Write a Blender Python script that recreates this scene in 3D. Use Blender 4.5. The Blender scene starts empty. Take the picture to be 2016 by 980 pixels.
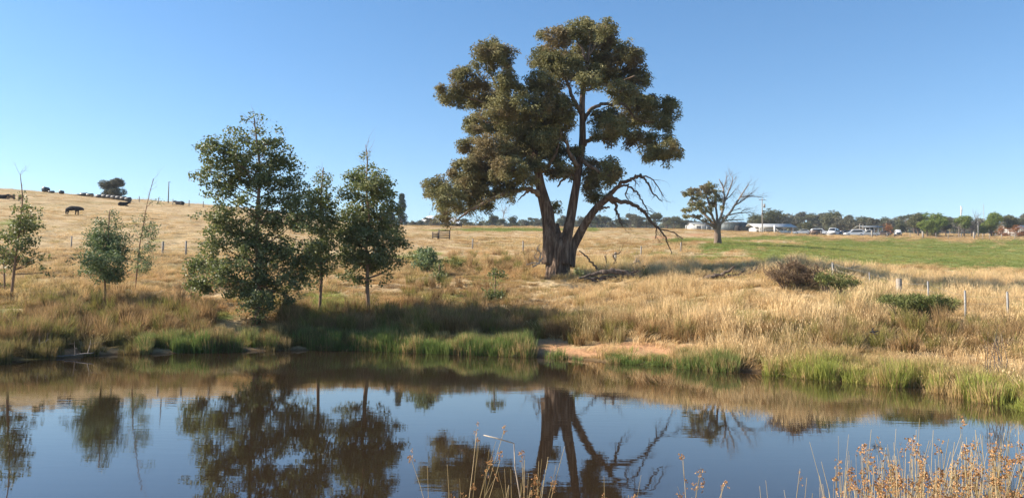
import bpy, math, random
import numpy as np
from mathutils import Matrix, Vector, Euler

R = math.radians
rng = np.random.default_rng(7)
random.seed(7)
SC = bpy.context.scene
COL = SC.collection

# ------------------------------------------------------------------ camera
F = 1512.0; CX, CY = 1008.0, 490.0; HC = 2.0; VH = 578.0
PITCH = math.atan((VH - CY) / F); ROLL = R(0.6)
cam_d = bpy.data.cameras.new('camera'); cam = bpy.data.objects.new('camera', cam_d); COL.objects.link(cam)
cam_d.sensor_width = 36; cam_d.lens = 36 * F / 2016; cam_d.clip_end = 20000; cam_d.clip_start = 0.05
RM = Matrix.Rotation(math.pi / 2 + PITCH, 3, 'X') @ Matrix.Rotation(ROLL, 3, 'Z')
cam.matrix_world = Matrix.Translation((0, 0, HC)) @ RM.to_4x4()
SC.camera = cam
RN = np.array(RM)

# ------------------------------------------------------------------ world, sun, exposure
SUN = np.array([-0.92, 0.10, 0.0]); SUN /= np.linalg.norm(SUN)
EL = R(32); SUND = np.array([SUN[0] * math.cos(EL), SUN[1] * math.cos(EL), math.sin(EL)])
w = bpy.data.worlds.new('World'); SC.world = w; w.use_nodes = True
nt = w.node_tree; bg = nt.nodes['Background']
sky = nt.nodes.new('ShaderNodeTexSky'); sky.sky_type = 'NISHITA'; sky.sun_disc = False
sky.sun_elevation = EL; sky.sun_rotation = math.atan2(SUND[0], SUND[1])
sky.air_density = 1.0; sky.dust_density = 0.35; sky.ozone_density = 2.2; sky.altitude = 300
hs_ = nt.nodes.new('ShaderNodeHueSaturation'); hs_.inputs['Saturation'].default_value = 1.27; hs_.inputs['Value'].default_value = 1.03
nt.links.new(sky.outputs[0], hs_.inputs['Color']); nt.links.new(hs_.outputs[0], bg.inputs[0]); bg.inputs[1].default_value = 0.073
sd = bpy.data.lights.new('sun', 'SUN'); sd.energy = 5.0; sd.angle = R(0.6); sd.color = (1.0, 0.90, 0.76)
so = bpy.data.objects.new('sun', sd); COL.objects.link(so)
so.rotation_euler = Vector(SUND).to_track_quat('Z', 'Y').to_euler(); so.location = (-40, 20, 40)
SC.view_settings.view_transform = 'Standard'; SC.view_settings.look = 'None'
SC.view_settings.exposure = 1.32; SC.view_settings.gamma = 1
SC.render.engine = 'CYCLES'
SC.cycles.max_bounces = 5; SC.cycles.diffuse_bounces = 2; SC.cycles.glossy_bounces = 3
SC.cycles.transmission_bounces = 3; SC.cycles.transparent_max_bounces = 4
SC.cycles.use_denoising = True
SC.cycles.volume_bounces = 0; HAZE = .00020

# ------------------------------------------------------------------ helpers
def unproj(u, v, D):
    """world point on the sight line of photo pixel (u, v) at world depth y = D"""
    u = np.asarray(u, float); v = np.asarray(v, float); D = np.asarray(D, float)
    d = np.stack(np.broadcast_arrays((u - CX) / F, (CY - v) / F, -1.0 + 0 * u), -1) @ RN.T
    k = D / d[..., 1]
    return d * k[..., None] + np.array([0, 0, HC])

def hash2(ix, iy, seed):
    h = (ix.astype(np.int64) * 374761393 + iy.astype(np.int64) * 668265263 + seed * 1442695041) & 0xffffffff
    h = ((h ^ (h >> 13)) * 1274126177) & 0xffffffff
    return ((h ^ (h >> 16)) & 0xffff) / 65535.0
def vnoise(x, y, seed=0):
    x = np.asarray(x, float); y = np.asarray(y, float)
    ix = np.floor(x); iy = np.floor(y); fx = x - ix; fy = y - iy
    fx = fx * fx * (3 - 2 * fx); fy = fy * fy * (3 - 2 * fy)
    a = hash2(ix, iy, seed); b = hash2(ix + 1, iy, seed); c = hash2(ix, iy + 1, seed); d = hash2(ix + 1, iy + 1, seed)
    return (a * (1 - fx) + b * fx) * (1 - fy) + (c * (1 - fx) + d * fx) * fy
def fbm(x, y, seed=0, o=3):
    s = 0; t = 0
    for k in range(o):
        s = s + vnoise(np.asarray(x) * 2 ** k, np.asarray(y) * 2 ** k, seed + k * 17) * 0.5 ** k; t += 0.5 ** k
    return s / t

def new_mesh(name, V, faces, attrs=None, smooth=False, matidx=None):
    """faces: an (n,k) int array or a list of such arrays"""
    me = bpy.data.meshes.new(name)
    V = np.asarray(V, np.float32)
    if isinstance(faces, np.ndarray): faces = [faces]
    faces = [f for f in faces if len(f)]
    loops = np.concatenate([f.ravel() for f in faces]) if faces else np.zeros(0, int)
    tot = np.concatenate([np.full(len(f), f.shape[1]) for f in faces]) if faces else np.zeros(0, int)
    start = np.concatenate([[0], np.cumsum(tot)[:-1]]) if len(tot) else tot
    me.vertices.add(len(V)); me.vertices.foreach_set('co', V.ravel())
    me.loops.add(len(loops)); me.loops.foreach_set('vertex_index', loops.astype(np.int32))
    me.polygons.add(len(tot)); me.polygons.foreach_set('loop_start', start.astype(np.int32))
    if matidx is not None: me.polygons.foreach_set('material_index', matidx.astype(np.int32))
    me.update(calc_edges=True)
    if smooth: me.polygons.foreach_set('use_smooth', np.ones(len(tot), bool))
    for k, (dom, typ, arr) in (attrs or {}).items():
        a = me.attributes.new(k, typ, dom)
        a.data.foreach_set('color' if 'COLOR' in typ else ('vector' if typ == 'FLOAT_VECTOR' else 'value'), np.asarray(arr, np.int32 if typ == 'INT' else np.float32).ravel())
    return me

class MB:
    """collects pieces of ONE mesh"""
    def __init__(s): s.V = []; s.F = {}; s.n = 0; s.A = {}
    def add(s, V, Fs, rnd=None):
        V = np.asarray(V, float); s.V.append(V)
        if isinstance(Fs, np.ndarray): Fs = [Fs]
        for f in Fs:
            k = f.shape[1]; s.F.setdefault(k, []).append(f + s.n)
            r = rnd if rnd is not None and np.ndim(rnd) else np.full(len(f), 0.5 if rnd is None else rnd)
            s.A.setdefault(k, []).append(r)
        s.n += len(V)
        return s
    def box(s, c, size, rz=0, tilt=None):
        x, y, z = [q / 2 for q in size]
        V = np.array([[a * x, b * y, d * z] for a in (-1, 1) for b in (-1, 1) for d in (-1, 1)], float)
        if tilt is not None: V = V @ np.array(Euler(tilt).to_matrix()).T
        cr, sr = math.cos(rz), math.sin(rz)
        V = V @ np.array([[cr, sr, 0], [-sr, cr, 0], [0, 0, 1]]) + np.array(c)
        Fc = np.array([[0, 1, 3, 2], [4, 6, 7, 5], [0, 4, 5, 1], [2, 3, 7, 6], [0, 2, 6, 4], [1, 5, 7, 3]])
        return s.add(V, Fc)
    def tube(s, P, Rr, n=8, cap=True, wob=0, seed=0, rnd=0.5):
        V, Fs = tube(P, Rr, n, cap, wob, seed); return s.add(V, Fs, rnd)
    def mesh(s, name, smooth=False, loc=(0, 0, 0)):
        ks = sorted(s.F); V = np.concatenate(s.V) - np.array(loc)
        Fs = [np.concatenate(s.F[k]) for k in ks]; A = np.concatenate([np.concatenate(s.A[k]) for k in ks])
        return new_mesh(name, V, Fs, {'rnd': ('FACE', 'FLOAT', A)}, smooth)

def tube(P, Rr, n=8, cap=True, wob=0, seed=0):
    P = np.asarray(P, float); Rr = np.asarray(Rr, float)
    T = np.gradient(P, axis=0); T /= np.linalg.norm(T, axis=1)[:, None] + 1e-9
    ref = np.array([0, 1, 0.02]) if abs(T[0][1]) < .8 else np.array([1, 0, .02])
    N = np.zeros_like(P); a = ref
    for i in range(len(P)):
        a = a - T[i] * (a @ T[i]); a = a / (np.linalg.norm(a) + 1e-9); N[i] = a
    B = np.cross(T, N)
    th = np.arange(n) / n * 2 * math.pi
    rr = Rr[:, None] * np.ones(n)[None]
    if wob:
        ii = np.arange(len(P))[:, None]; L = np.concatenate([[0], np.cumsum(np.linalg.norm(np.diff(P, axis=0), axis=1))])[:, None]
        ridge = np.abs(fbm(th[None] * n / 6.28 * .26 + 0 * ii, L * .5 + 0 * th[None], seed, 2) - .5) * 2
        lump = fbm(np.cos(th)[None] * 1.2 + 5 + 0 * ii, np.sin(th)[None] * 1.2 + L * .6, seed + 3, 2) - .5
        rr = rr * (1 + wob * (lump * 1.2 - (1 - ridge) ** 2.2 * .75))
    V = P[:, None] + rr[..., None] * (np.cos(th)[None, :, None] * N[:, None] + np.sin(th)[None, :, None] * B[:, None])
    V = V.reshape(-1, 3); m = len(P)
    i = np.arange(m - 1)[:, None] * n; j = np.arange(n)[None]; jn = (j + 1) % n
    Fq = np.stack([i + j, i + jn, i + n + jn, i + n + j], -1).reshape(-1, 4)
    Fs = [Fq]
    if cap:
        V = np.concatenate([V, P[:1], P[-1:]]); k = m * n
        j = np.arange(n); jn = (j + 1) % n
        Fs.append(np.concatenate([np.stack([jn, j, j * 0 + k], -1), np.stack([(m - 1) * n + j, (m - 1) * n + jn, j * 0 + k + 1], -1)]))
    return V, Fs

def smoothline(P, n):
    P = np.asarray(P, float); k = len(P)
    if k == 2: 
        t = np.linspace(0, 1, n)[:, None]; return P[0] * (1 - t) + P[1] * t
    Q = np.concatenate([[2 * P[0] - P[1]], P, [2 * P[-1] - P[-2]]])
    t = np.linspace(0, k - 1 - 1e-6, n); i = t.astype(int); f = (t - i)[:, None]
    a, b, c, d = Q[i], Q[i + 1], Q[i + 2], Q[i + 3]
    return .5 * ((2 * b) + (-a + c) * f + (2 * a - 5 * b + 4 * c - d) * f ** 2 + (-a + 3 * b - 3 * c + d) * f ** 3)

def link(name, me, mat, parent=None, loc=None):
    o = bpy.data.objects.new(name, me); COL.objects.link(o)
    if mat is not None and not len(me.materials): me.materials.append(mat)
    if parent is not None: o.parent = parent
    if loc is not None: o.location = loc
    return o
def tag(o, label, cat=None, group=None, kind=None):
    if label: o['label'] = label
    if cat: o['category'] = cat
    if group: o['group'] = group
    if kind: o['kind'] = kind
    return o
def thing(name, label, cat, loc, group=None, rz=0):
    o = bpy.data.objects.new(name, None); COL.objects.link(o); o.location = loc; o.rotation_euler = (0, 0, rz)
    o.empty_display_size = .2
    return tag(o, label, cat, group)
def dup(root, loc, rz=0, sc=1, label=None):
    r = root.copy(); COL.objects.link(r); r.location = loc; r.rotation_euler = (0, 0, rz)
    r.scale = (sc, sc, sc) if np.ndim(sc) == 0 else sc
    if label: r['label'] = label
    for ch in list(root.children):
        c = ch.copy(); COL.objects.link(c); c.parent = r
        for g in ch.children:
            d = g.copy(); COL.objects.link(d); d.parent = c
    return r

# ------------------------------------------------------------------ materials
def nodes(name):
    m = bpy.data.materials.new(name); m.use_nodes = True
    t = m.node_tree; return m, t, t.nodes['Principled BSDF'], t.nodes['Material Output']
def ramp(t, fac, stops):
    r = t.nodes.new('ShaderNodeValToRGB'); e = r.color_ramp.elements
    while len(e) < len(stops): e.new(.5)
    for k, (p, c) in enumerate(stops): e[k].position = p; e[k].color = (*c, 1)
    t.links.new(fac, r.inputs[0]); return r.outputs[0]
def noise(t, scale, detail=3, vec=None, rough=.55, stretch=None):
    n = t.nodes.new('ShaderNodeTexNoise'); n.inputs['Scale'].default_value = scale; n.inputs['Detail'].default_value = detail
    n.inputs['Roughness'].default_value = rough
    if vec is None:
        vec = t.nodes.new('ShaderNodeNewGeometry').outputs['Position']
    if stretch:
        mp = t.nodes.new('ShaderNodeMapping'); mp.inputs['Scale'].default_value = stretch
        t.links.new(vec, mp.inputs[0]); vec = mp.outputs[0]
    t.links.new(vec, n.inputs['Vector']); return n.outputs['Fac']
def mix(t, fac, a, b, mode='MIX'):
    n = t.nodes.new('ShaderNodeMix'); n.data_type = 'RGBA'; n.blend_type = mode
    for sock, val in ((0, fac), (6, a), (7, b)):
        if isinstance(val, (int, float)): n.inputs[sock].default_value = val
        elif isinstance(val, tuple): n.inputs[sock].default_value = (*val, 1)
        else: t.links.new(val, n.inputs[sock])
    return n.outputs[2]
def math_(t, op, a, b=None, clamp=False):
    n = t.nodes.new('ShaderNodeMath'); n.operation = op; n.use_clamp = clamp
    for s, v in ((0, a), (1, b)):
        if v is None: continue
        if isinstance(v, (int, float)): n.inputs[s].default_value = v
        else: t.links.new(v, n.inputs[s])
    return n.outputs[0]
def attr(t, name, typ='GEOMETRY'):
    a = t.nodes.new('ShaderNodeAttribute'); a.attribute_name = name; a.attribute_type = typ; return a
def bump(t, h, dist, strength=1, b=None):
    n = t.nodes.new('ShaderNodeBump'); n.inputs['Distance'].default_value = dist; n.inputs['Strength'].default_value = strength
    t.links.new(h, n.inputs['Height'])
    if b is not None: t.links.new(n.outputs[0], b.inputs['Normal'])
    return n.outputs[0]

def plain(name, col, rough=.6, metal=0, var=.25, nscale=3):
    m, t, b, o = nodes(name)
    n = noise(t, nscale, 4)
    c = ramp(t, n, [(.25, tuple(q * (1 - var) for q in col)), (.75, tuple(min(1, q * (1 + var)) for q in col))])
    t.links.new(c, b.inputs['Base Color']); b.inputs['Roughness'].default_value = rough; b.inputs['Metallic'].default_value = metal
    return m
def leafmat(name, stops, rough=.5, trans=.22, tcol=(.25, .3, .05), clump=.9, spec=.4, patch=None):
    m, t, b, o = nodes(name)
    a = attr(t, 'rnd').outputs['Fac']; n = noise(t, clump, 2)
    f = math_(t, 'ADD', math_(t, 'MULTIPLY', a, .55), math_(t, 'MULTIPLY', n, .5))
    c = ramp(t, f, stops)
    if patch:
        c = mix(t, ramp(t, noise(t, patch[1], 2), [(.5, (0, 0, 0)), (.62, (1, 1, 1))]), c, patch[0])
    t.links.new(c, b.inputs['Base Color']); b.inputs['Roughness'].default_value = rough
    b.inputs['Specular IOR Level'].default_value = spec
    tr = t.nodes.new('ShaderNodeBsdfTranslucent'); t.links.new(mix(t, .5, c, tcol), tr.inputs[0])
    mx = t.nodes.new('ShaderNodeMixShader'); mx.inputs[0].default_value = trans
    t.links.new(b.outputs[0], mx.inputs[1]); t.links.new(tr.outputs[0], mx.inputs[2]); t.links.new(mx.outputs[0], o.inputs[0])
    return m
def barkmat(name, stops, scale=6, dist=.03, stretch=(1, 1, .18), low=None):
    m, t, b, o = nodes(name)
    n = noise(t, scale, 6, stretch=stretch, rough=.65); n2 = noise(t, .8, 3)
    c = ramp(t, n, stops)
    c = mix(t, math_(t, 'MULTIPLY', n2, .6), c, mix(t, .5, c, (.3, .2, .14)))
    if low is not None:
        c = mix(t, attr(t, 'rnd').outputs['Fac'], c, low)
    t.links.new(c, b.inputs['Base Color']); b.inputs['Roughness'].default_value = .95; b.inputs['Specular IOR Level'].default_value = .15
    bump(t, n, dist, 1, b)
    return m

# ------------------------------------------------------------------ terrain
US = np.array([-1400, -500, 0, 250, 500, 725, 950, 1100, 1350, 1565, 1800, 2016, 2500, 3400], float)
PROF = [  # (depth, photo row) from the shore line outwards, one list for each column in US
 [(12,830),(14,760),(17,690),(22,620),(30,550),(45,500),(60,455),(85,405),(120,370),(150,345),(270,370),(450,420),(1000,450),(2500,470)],
 [(17.5,745),(20,690),(23,650),(28,595),(35,560),(45,520),(60,470),(85,420),(120,385),(150,358),(270,385),(450,430),(1000,452),(2500,470)],
 [(20.5,715),(23,668),(26,635),(30,592),(36,560),(45,525),(60,482),(85,434),(120,400),(150,371),(270,395),(450,430),(1000,452),(2500,470)],
 [(24,696),(25.4,665),(28,632),(32,592),(38,560),(47,525),(62,485),(88,442),(120,411),(150,391),(270,410),(450,432),(1000,452),(2500,470)],
 [(25.8,690),(26.8,668),(28,635),(31,600),(36,570),(46,530),(62,490),(88,450),(120,424),(150,411),(270,425),(450,438),(1000,452),(2500,470)],
 [(26.8,687),(27.8,665),(29,635),(31,600),(34,578),(46,535),(62,500),(88,472),(120,456),(160,446),(270,449),(450,450),(1000,455),(2500,470)],
 [(25.2,698),(26.6,672),(29.5,635),(33,600),(38,570),(46,537),(62,507),(90,478),(130,458),(190,447),(270,449),(450,451),(1000,456),(2500,470)],
 [(24.2,704),(26,683),(28,655),(31,620),(37,575),(43,547),(58,510),(90,480),(130,461),(190,448),(270,450),(450,452),(1000,456),(2500,470)],
 [(21.5,722),(23.5,690),(26,650),(30,605),(34,570),(40,545),(55,512),(90,482),(130,465),(190,452),(270,454),(450,456),(1000,460),(2500,472)],
 [(19.6,738),(21.5,702),(23.5,660),(26,615),(30,568),(36,540),(52,515),(85,492),(130,476),(200,463),(270,460),(450,461),(1000,463),(2500,472)],
 [(17.6,758),(19.5,720),(22,680),(25,640),(30,608),(38,578),(52,550),(80,520),(130,485),(200,466),(270,461),(450,462),(1000,463),(2500,472)],
 [(14.3,800),(16.5,755),(20,700),(24,660),(30,622),(38,590),(52,560),(80,528),(130,490),(200,467),(270,462),(450,462),(1000,463),(2500,472)],
 [(8.8,930),(10.5,860),(14,770),(20,700),(28,640),(38,600),(52,565),(80,530),(130,492),(200,468),(270,463),(450,463),(1000,464),(2500,472)],
 [(5.5,1140),(7,1000),(11,850),(18,720),(28,650),(38,605),(52,568),(80,533),(130,494),(200,470),(270,464),(450,464),(1000,465),(2500,472)]]
PD = np.array([[p[0] for p in c] for c in PROF], float); PV = np.array([[p[1] for p in c] for c in PROF], float)
def smooth1(a, k, axis):
    ker = np.hanning(k + 2)[1:-1]; ker /= ker.sum(); pad = [(0, 0)] * a.ndim; pad[axis] = (k // 2, k // 2)
    return np.apply_along_axis(lambda q: np.convolve(q, ker, 'valid'), axis, np.pad(a, pad, mode='edge'))
UF = np.linspace(-1400, 3400, 601)
PDf = np.stack([np.interp(UF, US, PD[:, k]) for k in range(14)], 1); PVf = np.stack([np.interp(UF, US, PV[:, k]) for k in range(14)], 1)
SHU = np.array([-1400,-500,0,150,250,500,700,850,1045,1200,1350,1565,1780,2016,2500,3400]); 
SHD = np.array([12,17.5,20.5,22.6,24,25.8,26.9,25.8,24.7,22.9,21.5,19.6,17.7,14.3,8.8,5.5])
PDf[:, 0] = np.interp(UF, SHU, SHD)
PDf = smooth1(PDf, 9, 0); PVf = smooth1(PVf, 9, 0)
DG = np.exp(np.linspace(math.log(4), math.log(3000), 700))
SG = np.linspace(-1.55, 1.55, 900)
TZ = np.zeros((len(DG), len(SG)))
Hk = np.stack([unproj(UF, PVf[:, k], PDf[:, k])[:, 2] for k in range(14)], 1); Hk[:, 0] = 0
ZZ = np.zeros((len(UF), len(DG)))
for i in range(len(UF)):
    d0 = PDf[i, 0]
    ZZ[i] = np.interp(DG, np.concatenate([[d0 - 3, d0], PDf[i, 1:]]), np.concatenate([[-1.0, 0.0], Hk[i, 1:]]))
ZZ = smooth1(ZZ, 7, 0)
ZZ[:, 330:] = smooth1(ZZ, 15, 1)[:, 330:]
for j, D in enumerate(DG):
    vv = CY + (PVf[:, 5] - CY); x = (UF - CX) / F
    TZ[j] = np.interp(SG, x, ZZ[:, j])
LDG = np.log(DG)
def shore_d(x, y):
    u = CX + F * np.asarray(x) / np.maximum(y, 4); return np.interp(u, UF, PDf[:, 0])
def near_edge(x): return 4.6 + 0.35 * np.sin(np.asarray(x) * .9 + 1) + .25 * np.sin(np.asarray(x) * 2.3) - .012 * np.asarray(x) ** 2
def ground(x, y):
    x = np.asarray(x, float); y = np.asarray(y, float); yy = np.maximum(y, 4.001)
    s = np.clip(x / yy, SG[0], SG[-1]); fj = np.clip((np.log(yy) - LDG[0]) / (LDG[1] - LDG[0]), 0, len(DG) - 1.001); fi = (s - SG[0]) / (SG[1] - SG[0])
    fi = np.clip(fi, 0, len(SG) - 1.001); j = fj.astype(int); i = fi.astype(int); a = fj - j; b = fi - i
    z = (TZ[j, i] * (1 - b) + TZ[j, i + 1] * b) * (1 - a) + (TZ[j + 1, i] * (1 - b) + TZ[j + 1, i + 1] * b) * a
    sd_ = shore_d(x, y)
    land = np.clip((yy - sd_) / 2.5, 0, 1)
    rough = (fbm(x * .55, y * .55, 3, 4) - .5) * .55 * np.clip(1 - y / 160, .0, 1) + (fbm(x * 1.9, y * 1.9, 9, 2) - .5) * .12 * (y < 60)
    big = (fbm(x * .03, y * .03, 21, 2) - .5) * 1.2 * np.clip((y - 60) / 100, 0, 1)
    rough = rough * (1 + .7 * np.clip((-x / yy - .02) * 12, 0, 1)); z = z + land * rough + big * np.clip(1 - y / 400, .2, 1)
    z = z + (fbm(x * 1.1, y * 1.1, 33, 2) - .5) * .12 * (1 - land) * (np.abs(yy - sd_) < 1.2)
    nb = (near_edge(x) - y) * .30
    nb = np.where(nb > 0, np.minimum(nb, .45 + .08 * fbm(x * 1.3, y * 1.3, 5)), nb)
    z = np.where(y < 9, np.maximum(np.where(y < 4.001, -1.0, z), np.maximum(nb, -1.2)), z)
    side = (np.abs(x) - 34 - y * .4) * .3
    return np.where(y < 14, np.maximum(z, np.minimum(side, 1.2)), z)
def P(u, v, D): return unproj(u, v, D)
def on_ground(u, D, dz=0):
    """the point of the ground at depth D under photo column u"""
    v = 560.
    for _ in range(4):
        p = unproj(u, v, D); z = float(ground(p[0], D)); v += (p[2] - z) * F / D
    p[2] = z + dz; return p
def uv_of(x, y, z):
    d = (np.stack([x, y, z - HC], -1)) @ RN
    return CX + F * d[..., 0] / -d[..., 2], CY - F * d[..., 1] / -d[..., 2]

# painted-by-place masks: green feed, bare earth
GREEN = [(1790,500,330,24,1.3),(2016,505,200,26,1.2),(1650,486,150,14,1.0),(1450,484,120,12,.75),(1370,472,110,7,.7),(1500,470,140,5,.8),(1480,622,45,16,1.1),
 (1010,452,190,4,.7),(1480,520,120,10,.45),(90,622,130,13,1.25),(420,622,60,9,.9),(640,602,80,14,.9),(1940,600,60,8,.5),(700,612,120,16,.75),(880,590,110,16,.6),(870,515,90,12,.6),(500,645,110,14,.35),(1650,540,200,12,.35),
 (1150,620,90,14,.35),(820,500,60,14,.6),(10,440,70,14,.6),(300,470,180,20,.2),(600,590,120,14,.6),(950,560,80,10,.4),(1850,600,60,10,.4),(1990,620,60,16,.5),(1080,590,60,10,.4),
 (1270,700,70,9,1.0),(1560,560,60,10,.3),(1400,540,100,9,.5),(1300,500,80,7,.35)]
BARE = [(1085,688,45,18,1.3),(1150,695,50,12,1.0),(1235,686,95,15,1.2),(1330,690,75,13,1.1),(1395,697,50,10,.8),(1690,708,26,7,.9),(1060,708,25,5,.8),(2010,798,60,9,1.1),(130,690,60,9,.8),(230,700,60,6,.6),(1900,770,90,6,.5),
 (1300,468,60,5,.6),(1380,462,60,4,.6)]
def mask(lst, u, v, amp=.45, seed=41):
    m = np.zeros(np.shape(u))
    for a, b, c, d, k in lst:
        m = np.maximum(m, k * np.exp(-(((u - a) / c) ** 2 + ((v - b) / d) ** 2) * .9))
    n = fbm(u * .03, v * .11, seed, 4) - .5
    return np.clip((m + n * amp * 2 - .33) * 3.2, 0, 1)
def masks(x, y, z):
    u, v = uv_of(x, y, z); far = y > 6
    g = np.where(far, mask(GREEN, u, v), 0); b = np.where(far, mask(BARE, u, v, .3, 51), 0)
    return g, b, u, v

# terrain mesh: one sheet from behind the camera to the horizon
ys = np.concatenate([np.linspace(-12, 13, 60)[:-1], 13 + (np.exp(np.linspace(0, math.log(1 + 3200 / 14.), 760)) - 1) * 14.])
ss = np.linspace(-1.35, 1.35, 760)
Y, S = np.meshgrid(ys, ss, indexing='ij'); X = S * (np.maximum(Y, 0) + 14.)
Z = ground(X, Y)
V = np.stack([X, Y, Z], -1).reshape(-1, 3)
ni, nj = Y.shape; i = np.arange(ni - 1)[:, None] * nj; j = np.arange(nj - 1)[None]
Fq = np.stack([i + j, i + j + 1, i + nj + j + 1, i + nj + j], -1).reshape(-1, 4)
g, b, _, _ = masks(V[:, 0], V[:, 1], V[:, 2])
wet = np.clip(1 - V[:, 2] / .12, 0, 1)
shd = V[:, 1] - shore_d(V[:, 0], V[:, 1])
me = new_mesh('terrain', V, Fq, {'green': ('POINT', 'FLOAT', g), 'bare': ('POINT', 'FLOAT', b), 'wet': ('POINT', 'FLOAT', wet)}, True)
V_TERRAIN_Z0 = V[:, 2].min(); print('terrain z', V[:, 2].min(), V[:, 2].max(), 'x', V[:,0].min(), V[:,0].max(), 'y', V[:,1].max())
m, t, bs, o = nodes('terrain_ground')
n1 = noise(t, .45, 5); n2 = noise(t, 5, 4); n3 = noise(t, .06, 3); n4 = noise(t, 28, 2)
straw = ramp(t, n2, [(.3, (.32, .225, .12)), (.5, (.48, .36, .205)), (.7, (.58, .45, .27))])
straw = mix(t, ramp(t, n1, [(.42, (0, 0, 0)), (.62, (.75, .75, .75))]), straw, (.33, .23, .12))
straw = mix(t, ramp(t, n3, [(.5, (0, 0, 0)), (.66, (.5, .5, .5))]), straw, (.20, .18, .07))
gre = ramp(t, n2, [(.3, (.13, .17, .045)), (.7, (.23, .27, .08))])
gre = mix(t, math_(t, 'MULTIPLY', n1, .5), gre, (.23, .22, .07))
c = mix(t, attr(t, 'green').outputs['Fac'], straw, gre)
earth = ramp(t, n4, [(.3, (.33, .17, .08)), (.7, (.52, .31, .17))])
c = mix(t, attr(t, 'bare').outputs['Fac'], c, earth)
c = mix(t, attr(t, 'wet').outputs['Fac'], c, (.10, .06, .03))
t.links.new(c, bs.inputs['Base Color']); bs.inputs['Roughness'].default_value = 1; bs.inputs['Specular IOR Level'].default_value = .1
bump(t, math_(t, 'ADD', n2, math_(t, 'MULTIPLY', n4, .4)), .12, .8, bs)
tag(link('ground', me, m), 'rolling paddock of dry straw grass with green feed around the pond', kind='structure')

# water
m, t, bs, o = nodes('pond_water')
bs.inputs['Base Color'].default_value = (.024, .0155, .009, 1); bs.inputs['Roughness'].default_value = .015; bs.inputs['IOR'].default_value = 1.62
bs.inputs['Specular IOR Level'].default_value = .5; bs.inputs['Specular Tint'].default_value = (.82, .92, 1.0, 1)
wn = noise(t, 1.0, 3, stretch=(1.4, 5.5, 1)); wn2 = noise(t, 1.0, 2, stretch=(.35, .6, 1)); gate = ramp(t, noise(t, .22, 2), [(.38, (.25, .25, .25)), (.62, (1, 1, 1))])
wn = math_(t, 'ADD', math_(t, 'MULTIPLY', wn, gate), math_(t, 'MULTIPLY', wn2, 1.5))
bump(t, wn, .0012, 1, bs)
wx = np.linspace(-70, 70, 50); wy = np.linspace(-11, 34, 30); WX, WY = np.meshgrid(wx, wy, indexing='ij')
i = np.arange(49)[:, None] * 30; j = np.arange(29)[None]
Fq = np.stack([i + j, i + 30 + j, i + 31 + j, i + 1 + j], -1).reshape(-1, 4)
tag(link('water', new_mesh('water', np.stack([WX, WY, WX * 0], -1).reshape(-1, 3), Fq), m), 'still brown pond mirroring the sky and the trees', kind='structure')

# ------------------------------------------------------------------ grasses (scattered tufts; nobody could count them)
def tuft(n, h, rad, bend, lean, wid, seed, head=False, hj=.35):
    r = np.random.default_rng(seed)
    a = r.uniform(0, 6.283, n); q = rad * np.sqrt(r.uniform(0, 1, n)); bx, by = q * np.cos(a), q * np.sin(a)
    H_ = h * r.uniform(1 - hj, 1 + hj * .4, n); az = a + r.normal(0, .9, n)
    bn = bend * r.uniform(.3, 1.4, n) * H_; lx = lean * H_ * r.uniform(.6, 1.2, n)
    dx = np.cos(az) * bn + lx; dy = np.sin(az) * bn
    pa = r.uniform(0, 3.1416, n); sx, sy = np.cos(pa) * wid, np.sin(pa) * wid
    T = [0, .45, .8, 1.0]; W = [1, .8, .5, .12]; pts = []
    for tt, ww in zip(T, W):
        cx = bx + dx * tt ** 2; cy = by + dy * tt ** 2; cz = -.06 + (H_ + .06) * (tt - .28 * min(1, (bend + abs(lean))) * tt ** 2.5)
        pts += [np.stack([cx - sx * ww, cy - sy * ww, cz], 1), np.stack([cx + sx * ww, cy + sy * ww, cz], 1)]
    V = np.stack(pts, 1).reshape(-1, 3); k = np.arange(n)[:, None] * 8
    Fq = np.concatenate([k + np.array([[0, 1, 3, 2]]), k + np.array([[2, 3, 5, 4]]), k + np.array([[4, 5, 7, 6]])])
    rn = np.tile(r.uniform(0, 1, n), 3)
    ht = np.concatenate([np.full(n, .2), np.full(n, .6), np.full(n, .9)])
    if head:
        hn = n // 3; c = V.reshape(n, 8, 3)[:hn, 6]; hs = .006
        HV = np.stack([c + [hs, 0, .0], c + [0, hs, -.04], c + [-hs, 0, 0], c + [0, -hs, .05]], 1).reshape(-1, 3)
        HF = (np.arange(hn)[:, None] * 4 + np.array([[0, 1, 2, 3]])) + len(V)
        V = np.concatenate([V, HV]); Fq = np.concatenate([Fq, HF]); rn = np.concatenate([rn, np.full(hn, .8)]); ht = np.concatenate([ht, np.ones(hn)])
    return new_mesh('tuft', V, Fq, {'rnd': ('FACE', 'FLOAT', rn), 'ht': ('FACE', 'FLOAT', ht)})
m, t, bs, o = nodes('grass_blades')
ti = attr(t, 'tint', 'INSTANCER').outputs['Color']
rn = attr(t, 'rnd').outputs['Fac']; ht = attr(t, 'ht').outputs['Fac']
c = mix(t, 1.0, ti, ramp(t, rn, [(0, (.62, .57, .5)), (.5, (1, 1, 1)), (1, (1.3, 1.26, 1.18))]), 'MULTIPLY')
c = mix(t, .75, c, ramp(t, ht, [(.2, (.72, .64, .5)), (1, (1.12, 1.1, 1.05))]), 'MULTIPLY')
t.links.new(c, bs.inputs['Base Color']); bs.inputs['Roughness'].default_value = .7; bs.inputs['Specular IOR Level'].default_value = .2
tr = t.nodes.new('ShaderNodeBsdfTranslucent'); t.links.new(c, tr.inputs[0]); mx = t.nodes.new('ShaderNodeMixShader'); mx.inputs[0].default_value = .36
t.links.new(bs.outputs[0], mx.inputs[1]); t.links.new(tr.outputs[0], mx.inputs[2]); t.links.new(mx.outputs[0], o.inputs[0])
GRASS = m
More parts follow.
